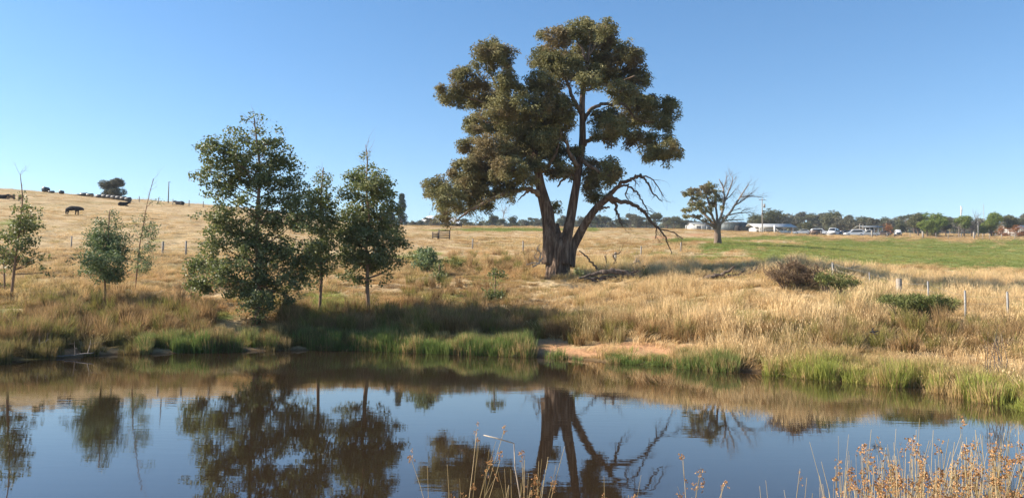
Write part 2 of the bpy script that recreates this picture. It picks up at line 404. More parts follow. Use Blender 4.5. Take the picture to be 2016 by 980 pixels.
def scatter(name, sources, Pts, scl, rot, var, tint, label, cat):
    col = bpy.data.collections.new(name + '_blades')
    for k, me_ in enumerate(sources):
        if not len(me_.materials): me_.materials.append(GRASS)
        oo = bpy.data.objects.new('%s_tuft_%02d' % (name, k), me_); col.objects.link(oo)
    n = len(Pts)
    me = new_mesh(name, Pts, [], {'scl': ('POINT', 'FLOAT_VECTOR', scl), 'rot': ('POINT', 'FLOAT_VECTOR', rot), 'var': ('POINT', 'INT', var), 'tint': ('POINT', 'FLOAT_COLOR', np.concatenate([tint, np.ones((n, 1))], 1))})
    ob = link(name, me, None); me.materials.append(GRASS)
    ng = bpy.data.node_groups.new(name, 'GeometryNodeTree')
    ng.interface.new_socket('Geometry', in_out='INPUT', socket_type='NodeSocketGeometry'); ng.interface.new_socket('Geometry', in_out='OUTPUT', socket_type='NodeSocketGeometry')
    N = ng.nodes.new; L = ng.links.new
    gi = N('NodeGroupInput'); go = N('NodeGroupOutput'); ip = N('GeometryNodeInstanceOnPoints'); ci = N('GeometryNodeCollectionInfo')
    ci.inputs['Collection'].default_value = col; ci.inputs['Separate Children'].default_value = True; ci.inputs['Reset Children'].default_value = True
    def na(nm, typ):
        a = N('GeometryNodeInputNamedAttribute'); a.data_type = typ; a.inputs['Name'].default_value = nm
        return [s for s in a.outputs if s.enabled and s.name == 'Attribute'][0]
    e = N('FunctionNodeEulerToRotation')
    L(gi.outputs[0], ip.inputs['Points']); L(ci.outputs[0], ip.inputs['Instance']); ip.inputs['Pick Instance'].default_value = True
    L(na('var', 'INT'), ip.inputs['Instance Index']); L(na('rot', 'FLOAT_VECTOR'), e.inputs[0]); L(e.outputs[0], ip.inputs['Rotation']); L(na('scl', 'FLOAT_VECTOR'), ip.inputs['Scale'])
    L(ip.outputs[0], go.inputs[0])
    md = ob.modifiers.new('scatter', 'NODES'); md.node_group = ng
    return tag(ob, label, cat, kind='stuff')

def cloud_pts(d0, d1, dens, s=.80, clump=0):
    n = int(dens * s * (d1 ** 2 - d0 ** 2)); y = np.sqrt(rng.uniform(d0 ** 2, d1 ** 2, n)); x = rng.uniform(-s, s, n) * y
    return x, y
def pack(x, y): 
    z = ground(x, y); return np.stack([x, y, z], 1)
def lerp(a, b, f): return np.array(a)[None] * (1 - f[:, None]) + np.array(b)[None] * f[:, None]

# dry straw grass
xs, yl = [], []
for d0, d1, dens in ((14, 34, 10), (34, 58, 6), (58, 110, 2.4), (110, 200, .9), (200, 300, .35)):
    x, y = cloud_pts(d0, d1, dens); xs.append(x); yl.append(y)
x = np.concatenate(xs); y = np.concatenate(yl); z = ground(x, y); sdist = y - shore_d(x, y)
g, b, u, v = masks(x, y, z)
patch = fbm(x * .16 + 40, y * .16, 61, 3); fine = fbm(x * .7, y * .7, 71, 2)
hill = np.clip((900 - u) / 250, 0, 1) * np.clip((y - 40) / 20, 0, 1)
keep = (sdist > .35) & (rng.uniform(0, 1, len(x)) > np.maximum(g * np.where(y > 60, .985, .8), b * .93)) & (rng.uniform(0, 1, len(x)) < np.clip((fine - .28) * 5, np.where(y < 60, .55, .3), 1))
keep &= (y < 58) | (rng.uniform(0, 1, len(x)) < np.where(u < 1600, .5, .75))
x, y, z, u, v, g, patch, fine, hill, sdist = [q[keep] for q in (x, y, z, u, v, g, patch, fine, hill, sdist)]
n = len(x); far = np.clip((y - 50) / 150, 0, 1)
right = np.clip((u - 1050) / 120, 0, 1) * np.clip((62 - y) / 20, 0, 1)
hs = (.55 + .75 * np.clip((patch - .35) * 3, 0, 1)) * (1 - .5 * hill) * rng.uniform(.7, 1.25, n) * (.62 + .38 * np.maximum(right, far)) * (1 - .5 * g)
ws = (1 + far * 1.7) * rng.uniform(.8, 1.25, n)
hs = hs * (1 + far * .1) * np.clip(.55 + sdist * .3, .55, 1) * np.where(y > 95, .62, 1)
LOWG = [(1205,556,80,14,.65),(1180,570,70,10,.5),(1097,560,50,16,.6),(1440,556,90,14,.75),(1565,580,80,22,.85),(1650,584,60,16,.8),(1815,632,90,20,.9),(850,560,50,14,.5),(972,618,34,12,.6),(1955,745,30,14,.6),(866,480,40,10,.5),(1240,524,40,8,.5),(1733,572,20,8,.6)]
low = np.zeros(n)
for a_, b_, c_, d_, k_ in LOWG: low = np.maximum(low, k_ * np.exp(-(((u - a_) / c_) ** 2 + ((v - b_) / d_) ** 2) ** 2 * .7))
hs = hs * (1 - low) * .88 * np.where((y > 120) & (u < 1500), .55, 1) * np.where((y > 58) & (u < 1500), .8, 1)
matted = rng.uniform(0, 1, n) < np.where(u < 1060, .55, .28) + .25 * (fine < .45)
var = np.where(matted, rng.integers(4, 7, n), rng.integers(0, 4, n))
rot = np.stack([rng.normal(0, .08, n), rng.normal(0, .08, n), np.where(matted, rng.normal(.2, .8, n), rng.uniform(0, 6.283, n))], 1)
f = np.clip(patch * 1.6 - .35 + rng.normal(0, .16, n), 0, 1)
tint = lerp((.42, .28, .135), (.70, .54, .31), f)
olive = np.clip((fbm(x * .09 + 9, y * .09, 131, 3) - .46) * 5, 0, 1) * (y < 90) * (u < 1250); tint = tint * (1 - olive[:, None] * .45) + np.array([.36, .34, .13]) * olive[:, None] * .45
warm = np.clip((fbm(x * .22, y * .22, 91, 2) - .5) * 4, 0, 1) * (y < 70); tint = tint * (1 - warm[:, None] * .4) + np.array([.50, .31, .16]) * warm[:, None] * .5
pale = right * np.clip(rng.normal(.45, .25, n), 0, 1); tint = tint * (1 - pale[:, None]) + np.array([.76, .61, .37]) * pale[:, None]
pl = hill * .6; tint = tint * (1 - pl[:, None]) + np.array([.74, .60, .38]) * pl[:, None]
gr = (rng.uniform(0, 1, n) < .10 + .5 * g + .10 * (u < 1050) * (y < 50)); tint[gr] = tint[gr] * .35 + np.array([.17, .20, .045]) * .65
dk = (rng.uniform(0, 1, n) < .05) & (y < 60); tint[dk] *= .55
src = [tuft(70, .62, .30, .22, .05, .0055, 1, True), tuft(60, .72, .26, .30, .15, .006, 2, True), tuft(80, .5, .34, .35, 0, .0055, 3), tuft(55, .8, .22, .18, .1, .0055, 4, True),
       tuft(75, .45, .36, .5, .9, .007, 5), tuft(75, .38, .4, .6, 1.2, .007, 6), tuft(65, .5, .34, .6, .7, .007, 7)]
scl = np.stack([ws, ws, hs], 1)
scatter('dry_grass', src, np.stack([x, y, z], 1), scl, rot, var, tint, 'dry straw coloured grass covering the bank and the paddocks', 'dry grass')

# green feed in the paddock: short tufts
xs, yl = [], []
for d0, d1, dens in ((15, 34, 9), (34, 60, 6), (60, 110, 4.5), (110, 215, 2.4)):
    x, y = cloud_pts(d0, d1, dens); xs.append(x); yl.append(y)
x = np.concatenate(xs); y = np.concatenate(yl); z = ground(x, y)
g, b, u, v = masks(x, y, z); sdist = y - shore_d(x, y)
k = (rng.uniform(0, 1, len(x)) < g * np.where(y > 60, .5, .9)) & (sdist > .3); x, y, z, u, v = [q[k] for q in (x, y, z, u, v)]; n = len(x)
far = np.clip((y - 50) / 100, 0, 1)
ws = (1 + far * 1.3) * rng.uniform(.8, 1.3, n); hs = np.where(y > 60, .5, .9) * rng.uniform(.6, 1.2, n)
f = np.clip(fbm(x * .1, y * .1, 15, 3) * 1.8 - .4 + rng.normal(0, .2, n), 0, 1)
tint = lerp((.19, .27, .07), (.40, .42, .14), f); yel = rng.uniform(0, 1, n) < .09; tint[yel] = (.45, .34, .16)
src = [tuft(60, .22, .34, .6, 0, .008, 11), tuft(60, .18, .38, .8, .2, .009, 12), tuft(50, .26, .3, .5, .1, .008, 13)]
scatter('green_grass', src, np.stack([x, y, z], 1), np.stack([ws, ws, hs], 1), np.stack([x * 0, x * 0, rng.uniform(0, 6.28, n)], 1), rng.integers(0, 3, n), tint,
        'short green grass on the right hand paddock and in patches on the bank', 'green grass')

# rushes along the water line
uu = np.concatenate([rng.uniform(-60, 280, 420), rng.uniform(285, 420, 800), rng.uniform(420, 620, 500), rng.uniform(600, 1050, 2500), rng.uniform(1060, 1345, 150), rng.uniform(1345, 2080, 5600)])
n = len(uu); band = np.where(uu > 1340, rng.uniform(-.15, 1.0, n) ** 1 * np.interp(uu, [1340, 1500, 2016], [1.7, 2.4, 3.0]), np.where(uu > 600, rng.uniform(-.15, 1.1, n), rng.uniform(-.1, 1.5, n)))
dd = np.interp(uu, UF, PDf[:, 0]) + band; x = (uu - CX) / F * dd; y = dd; z = ground(x, y)
q = fbm(x * .6, y * .6, 81, 2); bgap = mask(BARE, uu, uv_of(x, y, z)[1], .1) 
k = (fbm(x * 1.7, y * 1.7, 85, 2) > np.where(uu > 1340, .34, np.where(uu > 1055, .5, np.where(uu > 600, .38, .46)))) & (np.where((uu < 1340) & (uu > 440), 1, fbm(x * 1.3, y * 1.3, 83, 2)) > .36) & (rng.uniform(0, 1, n) > bgap * .97) & (z > -.25); x, y, z, uu, band, q = [a[k] for a in (x, y, z, uu, band, q)]; n = len(x)
q = fbm(x * 2.1, y * 2.1, 87, 2); hs = rng.uniform(.3, 1.25, n) * (.25 + .85 * q) * np.where(uu > 1340, .8, 1.0) * np.where((uu > 1055) & (uu < 1345), .5, 1) * np.clip(1.15 - .25 * band, .5, 1.2)
f = np.clip(band / 1.4 + rng.normal(0, .2, n) + np.where(uu > 1340, .15, -.15), 0, 1)
tint = lerp((.17, .245, .07), (.42, .36, .17), f); rgt = (uu > 1500) & (f < .7); tint[rgt] = tint[rgt] * .4 + np.array([.38, .40, .09]) * .6
dr = rng.uniform(0, 1, n) < .20 + .30 * (band > 1) + .1 * (uu > 1340); tint[dr] = (.50, .37, .19)
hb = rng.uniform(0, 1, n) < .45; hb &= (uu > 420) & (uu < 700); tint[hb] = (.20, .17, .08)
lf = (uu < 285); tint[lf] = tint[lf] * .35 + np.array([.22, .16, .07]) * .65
src = [tuft(75, .62, .18, .12, 0, .006, 21), tuft(65, .7, .2, .18, .05, .006, 22), tuft(80, .55, .22, .15, 0, .0065, 23)]
ws = rng.uniform(.8, 1.2, n)
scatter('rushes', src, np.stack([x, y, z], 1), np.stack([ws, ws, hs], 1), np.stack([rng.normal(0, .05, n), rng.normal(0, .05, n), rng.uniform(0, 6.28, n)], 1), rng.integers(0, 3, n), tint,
        'green rushes standing along the far water line', 'rushes')

# tall dull tussocks above the rushes
C = []
for (a, b_, v0, v1, k) in ((60, 420, 600, 680, 230), (560, 1060, 625, 668, 420), (1060, 1110, 640, 680, 60), (1110, 1340, 645, 690, 90), (1330, 1560, 655, 685, 70), (1560, 2040, 650, 700, 130), (800, 1000, 560, 620, 40), (0, 140, 640, 690, 90), (1090, 1200, 650, 672, 70), (880, 1060, 500, 540, 60), (1380, 1540, 655, 685, 60)):
    for _ in range(k): C.append((rng.uniform(a, b_), rng.uniform(v0, v1)))
C = np.array(C)
def depth_at(u, v):
    """depth at which the ground shows at photo pixel (u, v)"""
    D = np.exp(np.linspace(math.log(14), math.log(300), 400)); p = unproj(np.full(400, u), np.full(400, v), D)
    hit = np.where(p[:, 2] < ground(p[:, 0], D))[0]
    return D[hit[0]] if len(hit) else 300.
dd = np.array([depth_at(a, b_) for a, b_ in C]); x = (C[:, 0] - CX) / F * dd; y = dd; z = ground(x, y); n = len(x)
k = (y - shore_d(x, y) > .5) & (mask(BARE, C[:, 0], C[:, 1], .2, 51) < .25); x, y, z, C = x[k], y[k], z[k], C[k]; n = len(x)
f = rng.uniform(0, 1, n); tint = lerp((.24, .17, .08), (.44, .30, .16), f); gq = rng.uniform(0, 1, n) < .3; tint[gq] = (.24, .23, .07)
src = [tuft(110, .75, .16, .25, 0, .006, 31), tuft(120, .65, .2, .35, .1, .006, 32), tuft(90, .9, .14, .22, .05, .006, 33)]
ws = rng.uniform(.8, 1.4, n); hs = rng.uniform(.55, 1.05, n)
scatter('sedge_tussocks', src, np.stack([x, y, z], 1), np.stack([ws, ws, hs], 1), np.stack([rng.normal(0, .08, n), rng.normal(0, .08, n), rng.uniform(0, 6.28, n)], 1), rng.integers(0, 3, n), tint,
        'dull brown sedge growing thickly on the steep bank above the rushes', 'sedge')

# ------------------------------------------------------------------ trees
def leaves(r, C, per, spread, L, W, droop=.5, k2=1.0):
    """C (n,3) clump centres; per leaves in each; diamond leaves"""
    n = len(C); c = np.repeat(C, per, 0); cr = np.repeat(r.uniform(0, 1, n), per)
    o = r.normal(0, 1, (n * per, 3)); o /= np.linalg.norm(o, axis=1)[:, None]; o *= (r.uniform(0, 1, (n * per, 1)) ** .5) * spread
    o[:, 2] *= .75; p = c + o
    d = r.normal(0, 1, p.shape); d /= np.linalg.norm(d, axis=1)[:, None]; d[:, 2] = d[:, 2] * (1 - droop) - droop; d /= np.linalg.norm(d, axis=1)[:, None]
    s = np.cross(d, r.normal(0, 1, p.shape)); s /= np.linalg.norm(s, axis=1)[:, None] + 1e-9
    l = L * r.uniform(.6, 1.3, (len(p), 1)); w_ = W * r.uniform(.7, 1.3, (len(p), 1))
    nn = np.cross(d, s) * w_ * .25
    V = np.stack([p, p + d * l * .45 + s * w_ + nn, p + d * l, p + d * l * .45 - s * w_ + nn], 1).reshape(-1, 3)
    Fq = np.arange(len(p))[:, None] * 4 + np.arange(4)[None]
    rnd = np.clip(.6 * cr + .4 * r.uniform(0, 1, len(p)), 0, 1)
    return V, Fq, rnd

def lobe_clumps(r, c, rad, n, shell=.55):
    d = r.normal(0, 1, (n, 3)); d /= np.linalg.norm(d, axis=1)[:, None]
    q = shell + (1 - shell) * r.uniform(0, 1, (n, 1)) ** .6
    d[:, 2] = np.where(d[:, 2] < -.5, d[:, 2] * .7, d[:, 2])
    return c + d * q * rad

BARK = barkmat('rough_bark', [(.36, (.022, .015, .011)), (.5, (.10, .068, .05)), (.64, (.25, .19, .145))], 7, .16, (1, 1, .13))
BARK2 = barkmat('smooth_bark', [(.3, (.06, .045, .034)), (.5, (.14, .10, .075)), (.7, (.30, .23, .17))], 4, .03)
TWIG = barkmat('twig_bark', [(.3, (.05, .035, .026)), (.7, (.16, .12, .095))], 4, .01)
DEAD = barkmat('dead_wood', [(.3, (.11, .095, .085)), (.7, (.33, .29, .26))], 5, .02)
BLEACH = barkmat('bleached_wood', [(.3, (.26, .21, .16)), (.7, (.50, .43, .35))], 5, .02)
REDBARK = barkmat('sapling_bark', [(.3, (.13, .075, .045)), (.7, (.34, .22, .15))], 6, .01)
CHAR = barkmat('dark_log', [(.3, (.03, .024, .02)), (.7, (.17, .14, .12))], 6, .08)
GUM = leafmat('gum_leaves', [(.2, (.095, .102, .045)), (.5, (.19, .185, .080)), (.8, (.33, .30, .15))], .65, .3, (.2, .17, .06), .8, .15, patch=((.21, .16, .085), .35))
SAP = leafmat('round_leaves', [(.15, (.065, .076, .034)), (.5, (.15, .165, .066)), (.85, (.31, .30, .15))], .5, .28, (.2, .26, .05), 1.4, .25)
SAPB = leafmat('blue_leaves', [(.15, (.07, .10, .055)), (.5, (.13, .18, .09)), (.85, (.25, .30, .16))], .55, .25, (.18, .24, .06), 1.4, .2)
BROWNL = leafmat('brown_twigs', [(.2, (.08, .052, .034)), (.6, (.19, .13, .085)), (.9, (.32, .235, .15))], .8, .1, (.2, .15, .05), 2, .1)
BROOM = leafmat('broom_green', [(.2, (.06, .08, .022)), (.6, (.15, .17, .05)), (.9, (.27, .26, .10))], .6, .1, (.15, .2, .03), 2, .2)
FARL = leafmat('far_leaves', [(.2, (.055, .062, .03)), (.5, (.10, .105, .048)), (.8, (.18, .17, .085))], .6, .1, (.12, .14, .04), .12, .2)
FARL2 = leafmat('far_leaves_grey', [(.2, (.07, .07, .045)), (.5, (.12, .115, .075)), (.8, (.19, .17, .11))], .6, .1, (.12, .14, .04), .12, .2)
FARG = leafmat('far_leaves_green', [(.2, (.07, .11, .024)), (.5, (.14, .19, .04)), (.8, (.25, .28, .07))], .6, .15, (.2, .25, .03), .3, .2)
FARR = leafmat('far_leaves_red', [(.2, (.14, .05, .015)), (.5, (.26, .10, .03)), (.8, (.36, .17, .05))], .6, .15, (.3, .1, .03), .4, .2)
CYP = leafmat('dark_conifer', [(.2, (.02, .035, .016)), (.6, (.045, .065, .03)), (.9, (.08, .10, .05))], .6, .05, (.1, .14, .03), .5, .2)

def px(D): return D / F
def img_line(pts, D, dys=None):
    """pts: (u, v, radius in photo px[, depth offset])"""
    P_, R_ = [], []
    for q in pts:
        dy = q[3] if len(q) > 3 else 0
        P_.append(unproj(q[0], q[1], D + dy)); R_.append(q[2] * px(D))
    return np.array(P_), np.array(R_)
def limb(mb, pts, D, n=10, seg=6, wob=0, seed=0, jit=0):
    P_, R_ = img_line(pts, D); k = (len(P_) - 1) * seg + 1
    Q = smoothline(P_, k); Rr = np.interp(np.linspace(0, 1, k), np.linspace(0, 1, len(R_)), R_)
    if jit:
        rr = np.random.default_rng(seed + 5); nn = rr.normal(0, 1, Q.shape) * jit; nn[0] = 0; Q = Q + nn * np.minimum(Rr[:, None] * 1.2, .08)
    mb.tube(Q, Rr, n, True, wob, seed); return Q, Rr
def twigs(mb, r, start, dirv, length, rad, depth, droop=.0, spread=.6, kids=3, sides=4):
    """recursive bare twigs"""
    k = 6; d = np.array(dirv, float); d /= np.linalg.norm(d); p = np.array(start, float); P_ = [p.copy()]
    for i in range(k):
        d = d + r.normal(0, .16, 3) + np.array([0, 0, -droop * .15]); d /= np.linalg.norm(d); p = p + d * length / k; P_.append(p.copy())
    P_ = np.array(P_); Rr = np.linspace(rad, rad * .35, k + 1); mb.tube(P_, Rr, sides, False)
    if depth > 0:
        for q in range(kids):
            i = r.integers(1, k + 1); base = P_[i] - P_[i - 1]; base /= np.linalg.norm(base)
            nd = base + r.normal(0, spread, 3); twigs(mb, r, P_[i], nd, length * r.uniform(.45, .75), Rr[i] * .7, depth - 1, droop, spread, kids, sides)

# ---- the big gum
D1 = 43.0
base = on_ground(1097, D1); base[2] -= .0
BT = thing('gum_tree', 'huge old gum with several stems, dark furrowed trunk and broad grey green crown', 'tree', base)
tr_ = MB()
def bot(u): return (u, 562)
# trunk: buttressed base tube, then the stems that leave it
P_ = [unproj(1097, 566, D1), unproj(1097, 545, D1), unproj(1096, 520, D1), unproj(1097, 495, D1), unproj(1099, 475, D1), unproj(1101, 458, D1)]
Q = smoothline(P_, 40); Rr = np.interp(np.linspace(0, 1, 40), [0, .12, .3, .55, .75, 1], np.array([39, 31, 26.5, 24.5, 22.5, 14]) * px(D1))
tr_.tube(Q, Rr, 72, True, .34, 2)
limb(tr_, [(1080, 520, 13.5, -.2), (1082, 480, 14.5, -.2), (1081, 450, 13.5, -.1), (1078, 420, 12.5), (1070, 390, 11), (1063, 360, 9.6), (1058, 325, 9.5), (1050, 290, 8, .3), (1040, 255, 6, .6), (1030, 215, 4, 1)], D1, 36, 8, .28, 5)
limb(tr_, [(1100, 520, 12, .3), (1102, 480, 10, .4), (1097, 455, 7, .5), (1096, 440, 4.5, .5)], D1, 20, 5, .4, 8)
limb(tr_, [(1110, 520, 15, -.3), (1112, 485, 13.5, -.3), (1118, 455, 10.8, -.2), (1125, 420, 9.6), (1131, 385, 8.8), (1137, 350, 8.2), (1140, 320, 8.5), (1146, 285, 7.5), (1147, 245, 6.5), (1146, 205, 6), (1149, 165, 5), (1156, 125, 3.5), (1162, 85, 2)], D1, 28, 7, .13, 11)
limb(tr_, [(1122, 525, 12, .1), (1126, 492, 10.5, .1), (1138, 466, 9.2), (1156, 435, 8.2, -.4), (1176, 408, 7.2, -.8), (1200, 388, 6, -1.2)], D1, 24, 7, .16, 14)
link('trunk', tr_.mesh('gum_trunk', True, base), BARK, BT)
up = MB(); rg = np.random.default_rng(3)
LM = [[(1063,386,6.5),(1052,377,5.5,-.5),(1030,373,4.6,-1),(1005,378,4,-1.4),(975,388,3.3,-1.6),(945,402,2.8,-1.8),(920,418,2.2,-2),(898,436,1.4,-2)],
 [(1042,376,2.2,-.7),(1032,383,1.8,-.8),(1020,394,.8,-1)],
 [(1140,335,6),(1130,318,5,-.4),(1120,300,4,-.8),(1113,275,3,-1)],
 [(1132,345,3.4),(1120,345,3),(1108,355,2.4),(1098,368,1.4)],
 [(1146,225,5.5),(1137,210,4.8,-.3),(1128,195,4,-.5),(1118,165,3,-.6),(1105,135,2,-.8)],
 [(1147,240,4.5),(1165,215,4,.3),(1190,205,3.4,.6),(1230,205,2.6,.8),(1285,212,1.6,1)],
 [(1145,290,5),(1165,272,4.2,.6),(1200,265,3.4,1),(1250,268,2.6,1.4),(1305,290,1.6,1.6)],
 [(1149,170,4),(1165,150,3.4,.4),(1190,125,2.8,.8),(1225,115,1.8,1)],
 [(1150,180,3.6),(1175,170,3),(1215,162,2.2,-.6),(1250,150,1.4,-1)],
 [(1156,125,3),(1145,95,2.4),(1130,70,1.4)],[(1158,110,2.6),(1175,85,2),(1188,62,1.2)],
 [(1056,325,5.5),(1030,300,5,-.6),(995,300,4,-1),(950,310,2.8,-1.2),(920,315,1.5,-1.4)],
 [(1052,295,5.5),(1030,262,5,.6),(1005,225,4,1),(985,185,3,1.2),(965,145,2,1.2)],
 [(1000,220,3,1),(960,205,2.4,1),(915,190,1.6,.8)],[(1040,265,4),(1060,235,3.4,-1),(1085,205,2.6,-1.2)],
 [(1040,250,3,.6),(1000,245,2.4,0),(955,240,1.5,-.4)],
 [(1143,310,4.5),(1160,325,3.6,-.8),(1185,340,2.8,-1.2),(1205,350,1.6,-1.4)],
 [(1060,345,4),(1085,320,3.2,-.6),(1098,290,2.4,-.8),(1105,255,1.6,-1)],
 [(1228,205,2.4,.8),(1255,235,2,1),(1290,240,1.3,1)],[(1250,268,2.4,1.4),(1275,290,1.8,1.4),(1300,315,1.2,1.4)]]
for k, l in enumerate(LM): limb(up, l, D1, 9, 6, .06, 30 + k, .35)
link('limb', up.mesh('gum_limbs', True, base), BARK2, BT)
dd_ = MB()
DL = [[(1196,390,5.5,-1.2),(1212,372,4.4,-1.4),(1232,357,3.6,-1.6),(1252,350,3,-1.7),(1264,348,2.4,-1.8),(1275,362,1.9,-1.8),(1288,382,1.5,-1.8),(1304,397,.8,-1.8)],
 [(1222,364,2.4,-1.5),(1240,368,2,-1.2),(1256,382,1.7,-1),(1268,402,1.3,-1),(1280,424,.7,-1)],
 [(1200,388,5,-1.2),(1222,396,4.4,-1.2),(1248,402,3.7,-1.2),(1268,418,3.1,-1.2),(1284,438,2.6,-1.2),(1300,452,2,-1.2),(1312,472,1.4,-1.2),(1323,500,.7,-1.2)],
 [(1198,390,3.6,-1.2),(1212,403,3,-1),(1215,420,2.5,-1),(1222,438,1.6,-1),(1226,447,.7,-1)],
 [(1172,414,3,-.8),(1185,410,2.4,-1),(1201,408,1.6,-1.2)],
 [(1262,348,1.6,-1.8),(1280,350,1.3,-2),(1295,368,1,-2),(1306,386,.6,-2)],
 [(1300,452,1.5,-1.2),(1322,456,1.1,-1.2),(1345,470,.6,-1.2)],[(1238,362,1.5,-1.5),(1232,385,1.1,-1.4),(1243,402,.6,-1.4)],
 [(1292,445,1.4,-1.2),(1292,458,1,-1.2),(1290,470,.5,-1.2)]]
for k, l in enumerate(DL):
    Q, Rr = limb(dd_, l, D1, 7, 6, .05, 60 + k, .5)
    if k != 4:
        for _ in range(9):
            i = rg.integers(len(Q) // 3, len(Q)); dv = np.array([rg.normal(.5, .5), rg.normal(0, .5), rg.normal(-.45, .5)])
            twigs(dd_, rg, Q[i], dv, rg.uniform(.3, .9), max(.008, Rr[i] * .35), 2, .8, .5, 2, 3)
link('dead_limb', dd_.mesh('gum_dead_limb', True, base), TWIG, BT)['label'] = 'bare dead drooping limb on the right'
LOBES = [(970,115,45,32),(1000,160,24,34),(920,155,38,28),(890,190,32,26),(945,190,48,28),(980,195,34,24),(960,95,28,16),(985,215,38,26),(940,238,28,20),(1000,240,42,26),
 (960,252,24,13),(1045,212,42,32),(1080,190,34,26),(1060,240,42,36),(1100,250,38,36),(1040,288,42,32),(1085,296,32,30),(1112,215,26,28),(930,290,34,24),(975,288,44,28),(920,322,30,22),
 (965,335,48,30),(1005,328,38,28),(1030,348,26,16),(855,365,24,22),(880,385,36,22),(920,375,40,24),(960,378,38,18),(900,408,28,13),(872,426,12,7),(940,402,26,10),(1000,368,24,11),
 (1095,75,30,26),(1140,62,42,25),(1180,65,40,28),(1065,115,30,24),(1100,120,38,28),(1150,108,44,34),(1200,105,38,34),(1240,112,32,28),(1253,146,24,26),(1215,152,38,26),(1160,158,30,18),
 (1064,155,30,20),(1090,168,18,14),(1190,52,22,14),(1235,195,38,22),(1290,205,32,18),(1320,214,20,16),(1255,230,42,26),(1210,238,32,22),(1182,226,20,18),(1300,236,26,20),(1245,262,26,20),
 (1280,274,24,18),(1320,294,22,26),(1296,302,26,18),(1195,268,20,14),(1110,330,24,16),(1175,330,34,24),(1202,340,22,26),(1165,358,32,17),(1180,382,26,11),(1130,298,20,16),(1090,345,12,12),
 (1093,404,5,8),(1205,250,30,20),(1070,270,38,28),(1020,262,36,26),(1090,228,32,32),(1060,325,26,16),(1000,300,46,28),(950,345,40,24),(915,350,34,22),(1120,135,36,28),(1180,140,36,28),(1225,175,30,18),(1262,200,22,18),(1030,180,14,12)]
cr = MB(); tw = MB(); r = np.random.default_rng(11)
for (u, v, a, b_) in list(LOBES):
    if a > 18:
        th = r.uniform(0, 6.28); LOBES.append((u + math.cos(th) * a * .92, v + math.sin(th) * b_ * .9, r.uniform(6, 11), r.uniform(5, 9)))
for (u, v, a, b_) in LOBES:
    dyc = r.uniform(-3.0, 3.0) * (1 if a > 20 else .3) - (1.2 if u < 1050 and 300 < v < 400 else 0); c = unproj(u, v, D1 + dyc); ra, rb = a * px(D1), b_ * px(D1)
    rad = np.array([ra * .84, (ra + rb) * .52, rb * .88]); k = max(5, int(ra * rb * 56))
    C_ = lobe_clumps(r, c, rad, k, .45); out_ = r.uniform(0, 1, k) < .34; C_[out_] = c + (C_[out_] - c) * r.uniform(1.0, 1.32, (out_.sum(), 1)) - [0, 0, .06]
    hang = C_[out_][::4]; C_ = np.concatenate([C_, hang - [0, 0, .30] + r.normal(0, .08, hang.shape)])
    V_, F_, q = leaves(r, C_, 62, .33, .19, .030, .6); cr.add(V_, F_, q)
    for p in C_[:: 3]:
        mid = (c + p) / 2 + r.normal(0, .06, 3); tw.tube(np.array([c - [0, 0, rb * .3], mid, p]), np.array([.028, .016, .007]), 3, False)
# hanging wisps under the low left limb
for _ in range(60):
    u = r.uniform(850, 1010); v = r.uniform(392, 432) if u < 950 else r.uniform(375, 392); c = unproj(u, v, D1 - 1.6 + r.normal(0, .5))
    twigs(tw, r, c, (r.normal(-.2, .4), r.normal(0, .3), -1), r.uniform(.4, .9), .008, 1, .5, .5, 2, 3)
    V_, F_, q = leaves(r, c[None] - [0, 0, .15], 14, .28, .15, .022, .8); cr.add(V_, F_, q)
link('crown', cr.mesh('gum_crown', False, base), GUM, BT)
link('branchlets', tw.mesh('gum_branchlets', False, base), TWIG, BT)

# ---- lobed saplings
def sapling(D, trunk, lobes, label, mat, leaf=(.088, .042), dens=85, per=26, seed=0, bark=REDBARK, name='sapling', cat='sapling', extra=None, droop=.35, depth=1.0, group=None, spread=.25):
    r = np.random.default_rng(seed); u0 = trunk[0][0]; base = on_ground(u0, D); t_ = MB(); c_ = MB()
    pts = list(trunk); Pq, Rq = img_line(pts, D); Pq[0] = base - [0, 0, .1]
    kk = (len(Pq) - 1) * 6 + 1; Q = smoothline(Pq, kk); Rr = np.interp(np.linspace(0, 1, kk), np.linspace(0, 1, len(Rq)), Rq); t_.tube(Q, Rr, 10, True, .05, seed)
    for (u, v, a, b_, dn) in lobes:
        ra, rb = a * px(D), b_ * px(D); dy = r.normal(0, .55) * ra * 1.3 * depth; c = unproj(u, v, D + dy)
        rad = np.array([ra, (ra + rb) * .55, rb]) * 1.14; k = max(2, int(ra * rb * dens * dn * 1.25))
        C_ = lobe_clumps(r, c, rad, k, .15); out_ = r.uniform(0, 1, k) < .25; C_[out_] = c + (C_[out_] - c) * r.uniform(1.0, 1.55, (out_.sum(), 1)); V_, F_, q = leaves(r, C_, max(3, int(per * 1.25 * (.6 + .4 * dn))), spread, leaf[0], leaf[1], droop); c_.add(V_, F_, q)
        # branch from the stem to the lobe
        i = np.argmin(np.abs(Q[:, 2] - (c[2] - np.linalg.norm(c[:2] - Q[len(Q)//2][:2]) * .6))); i = min(max(i, kk // 5), kk - 2)
        mid = (Q[i] + c) / 2 + [0, 0, -rb * .15]
        t_.tube(smoothline(np.array([Q[i], mid, c]), 6), np.linspace(min(Rr[i] * .5, .03), .008, 6), 5, False)
        for p in C_[::3]: t_.tube(np.array([c, (c + p) / 2 + r.normal(0, .03, 3), p]), np.array([.010, .007, .004]), 3, False)
    if extra: extra(t_, c_, r, Q)
    T = thing(name, label, cat, base, group)
    link('trunk', t_.mesh(name + '_trunk', True, base), bark, T); link('crown', c_.mesh(name + '_crown', False, base), mat, T)
    return T
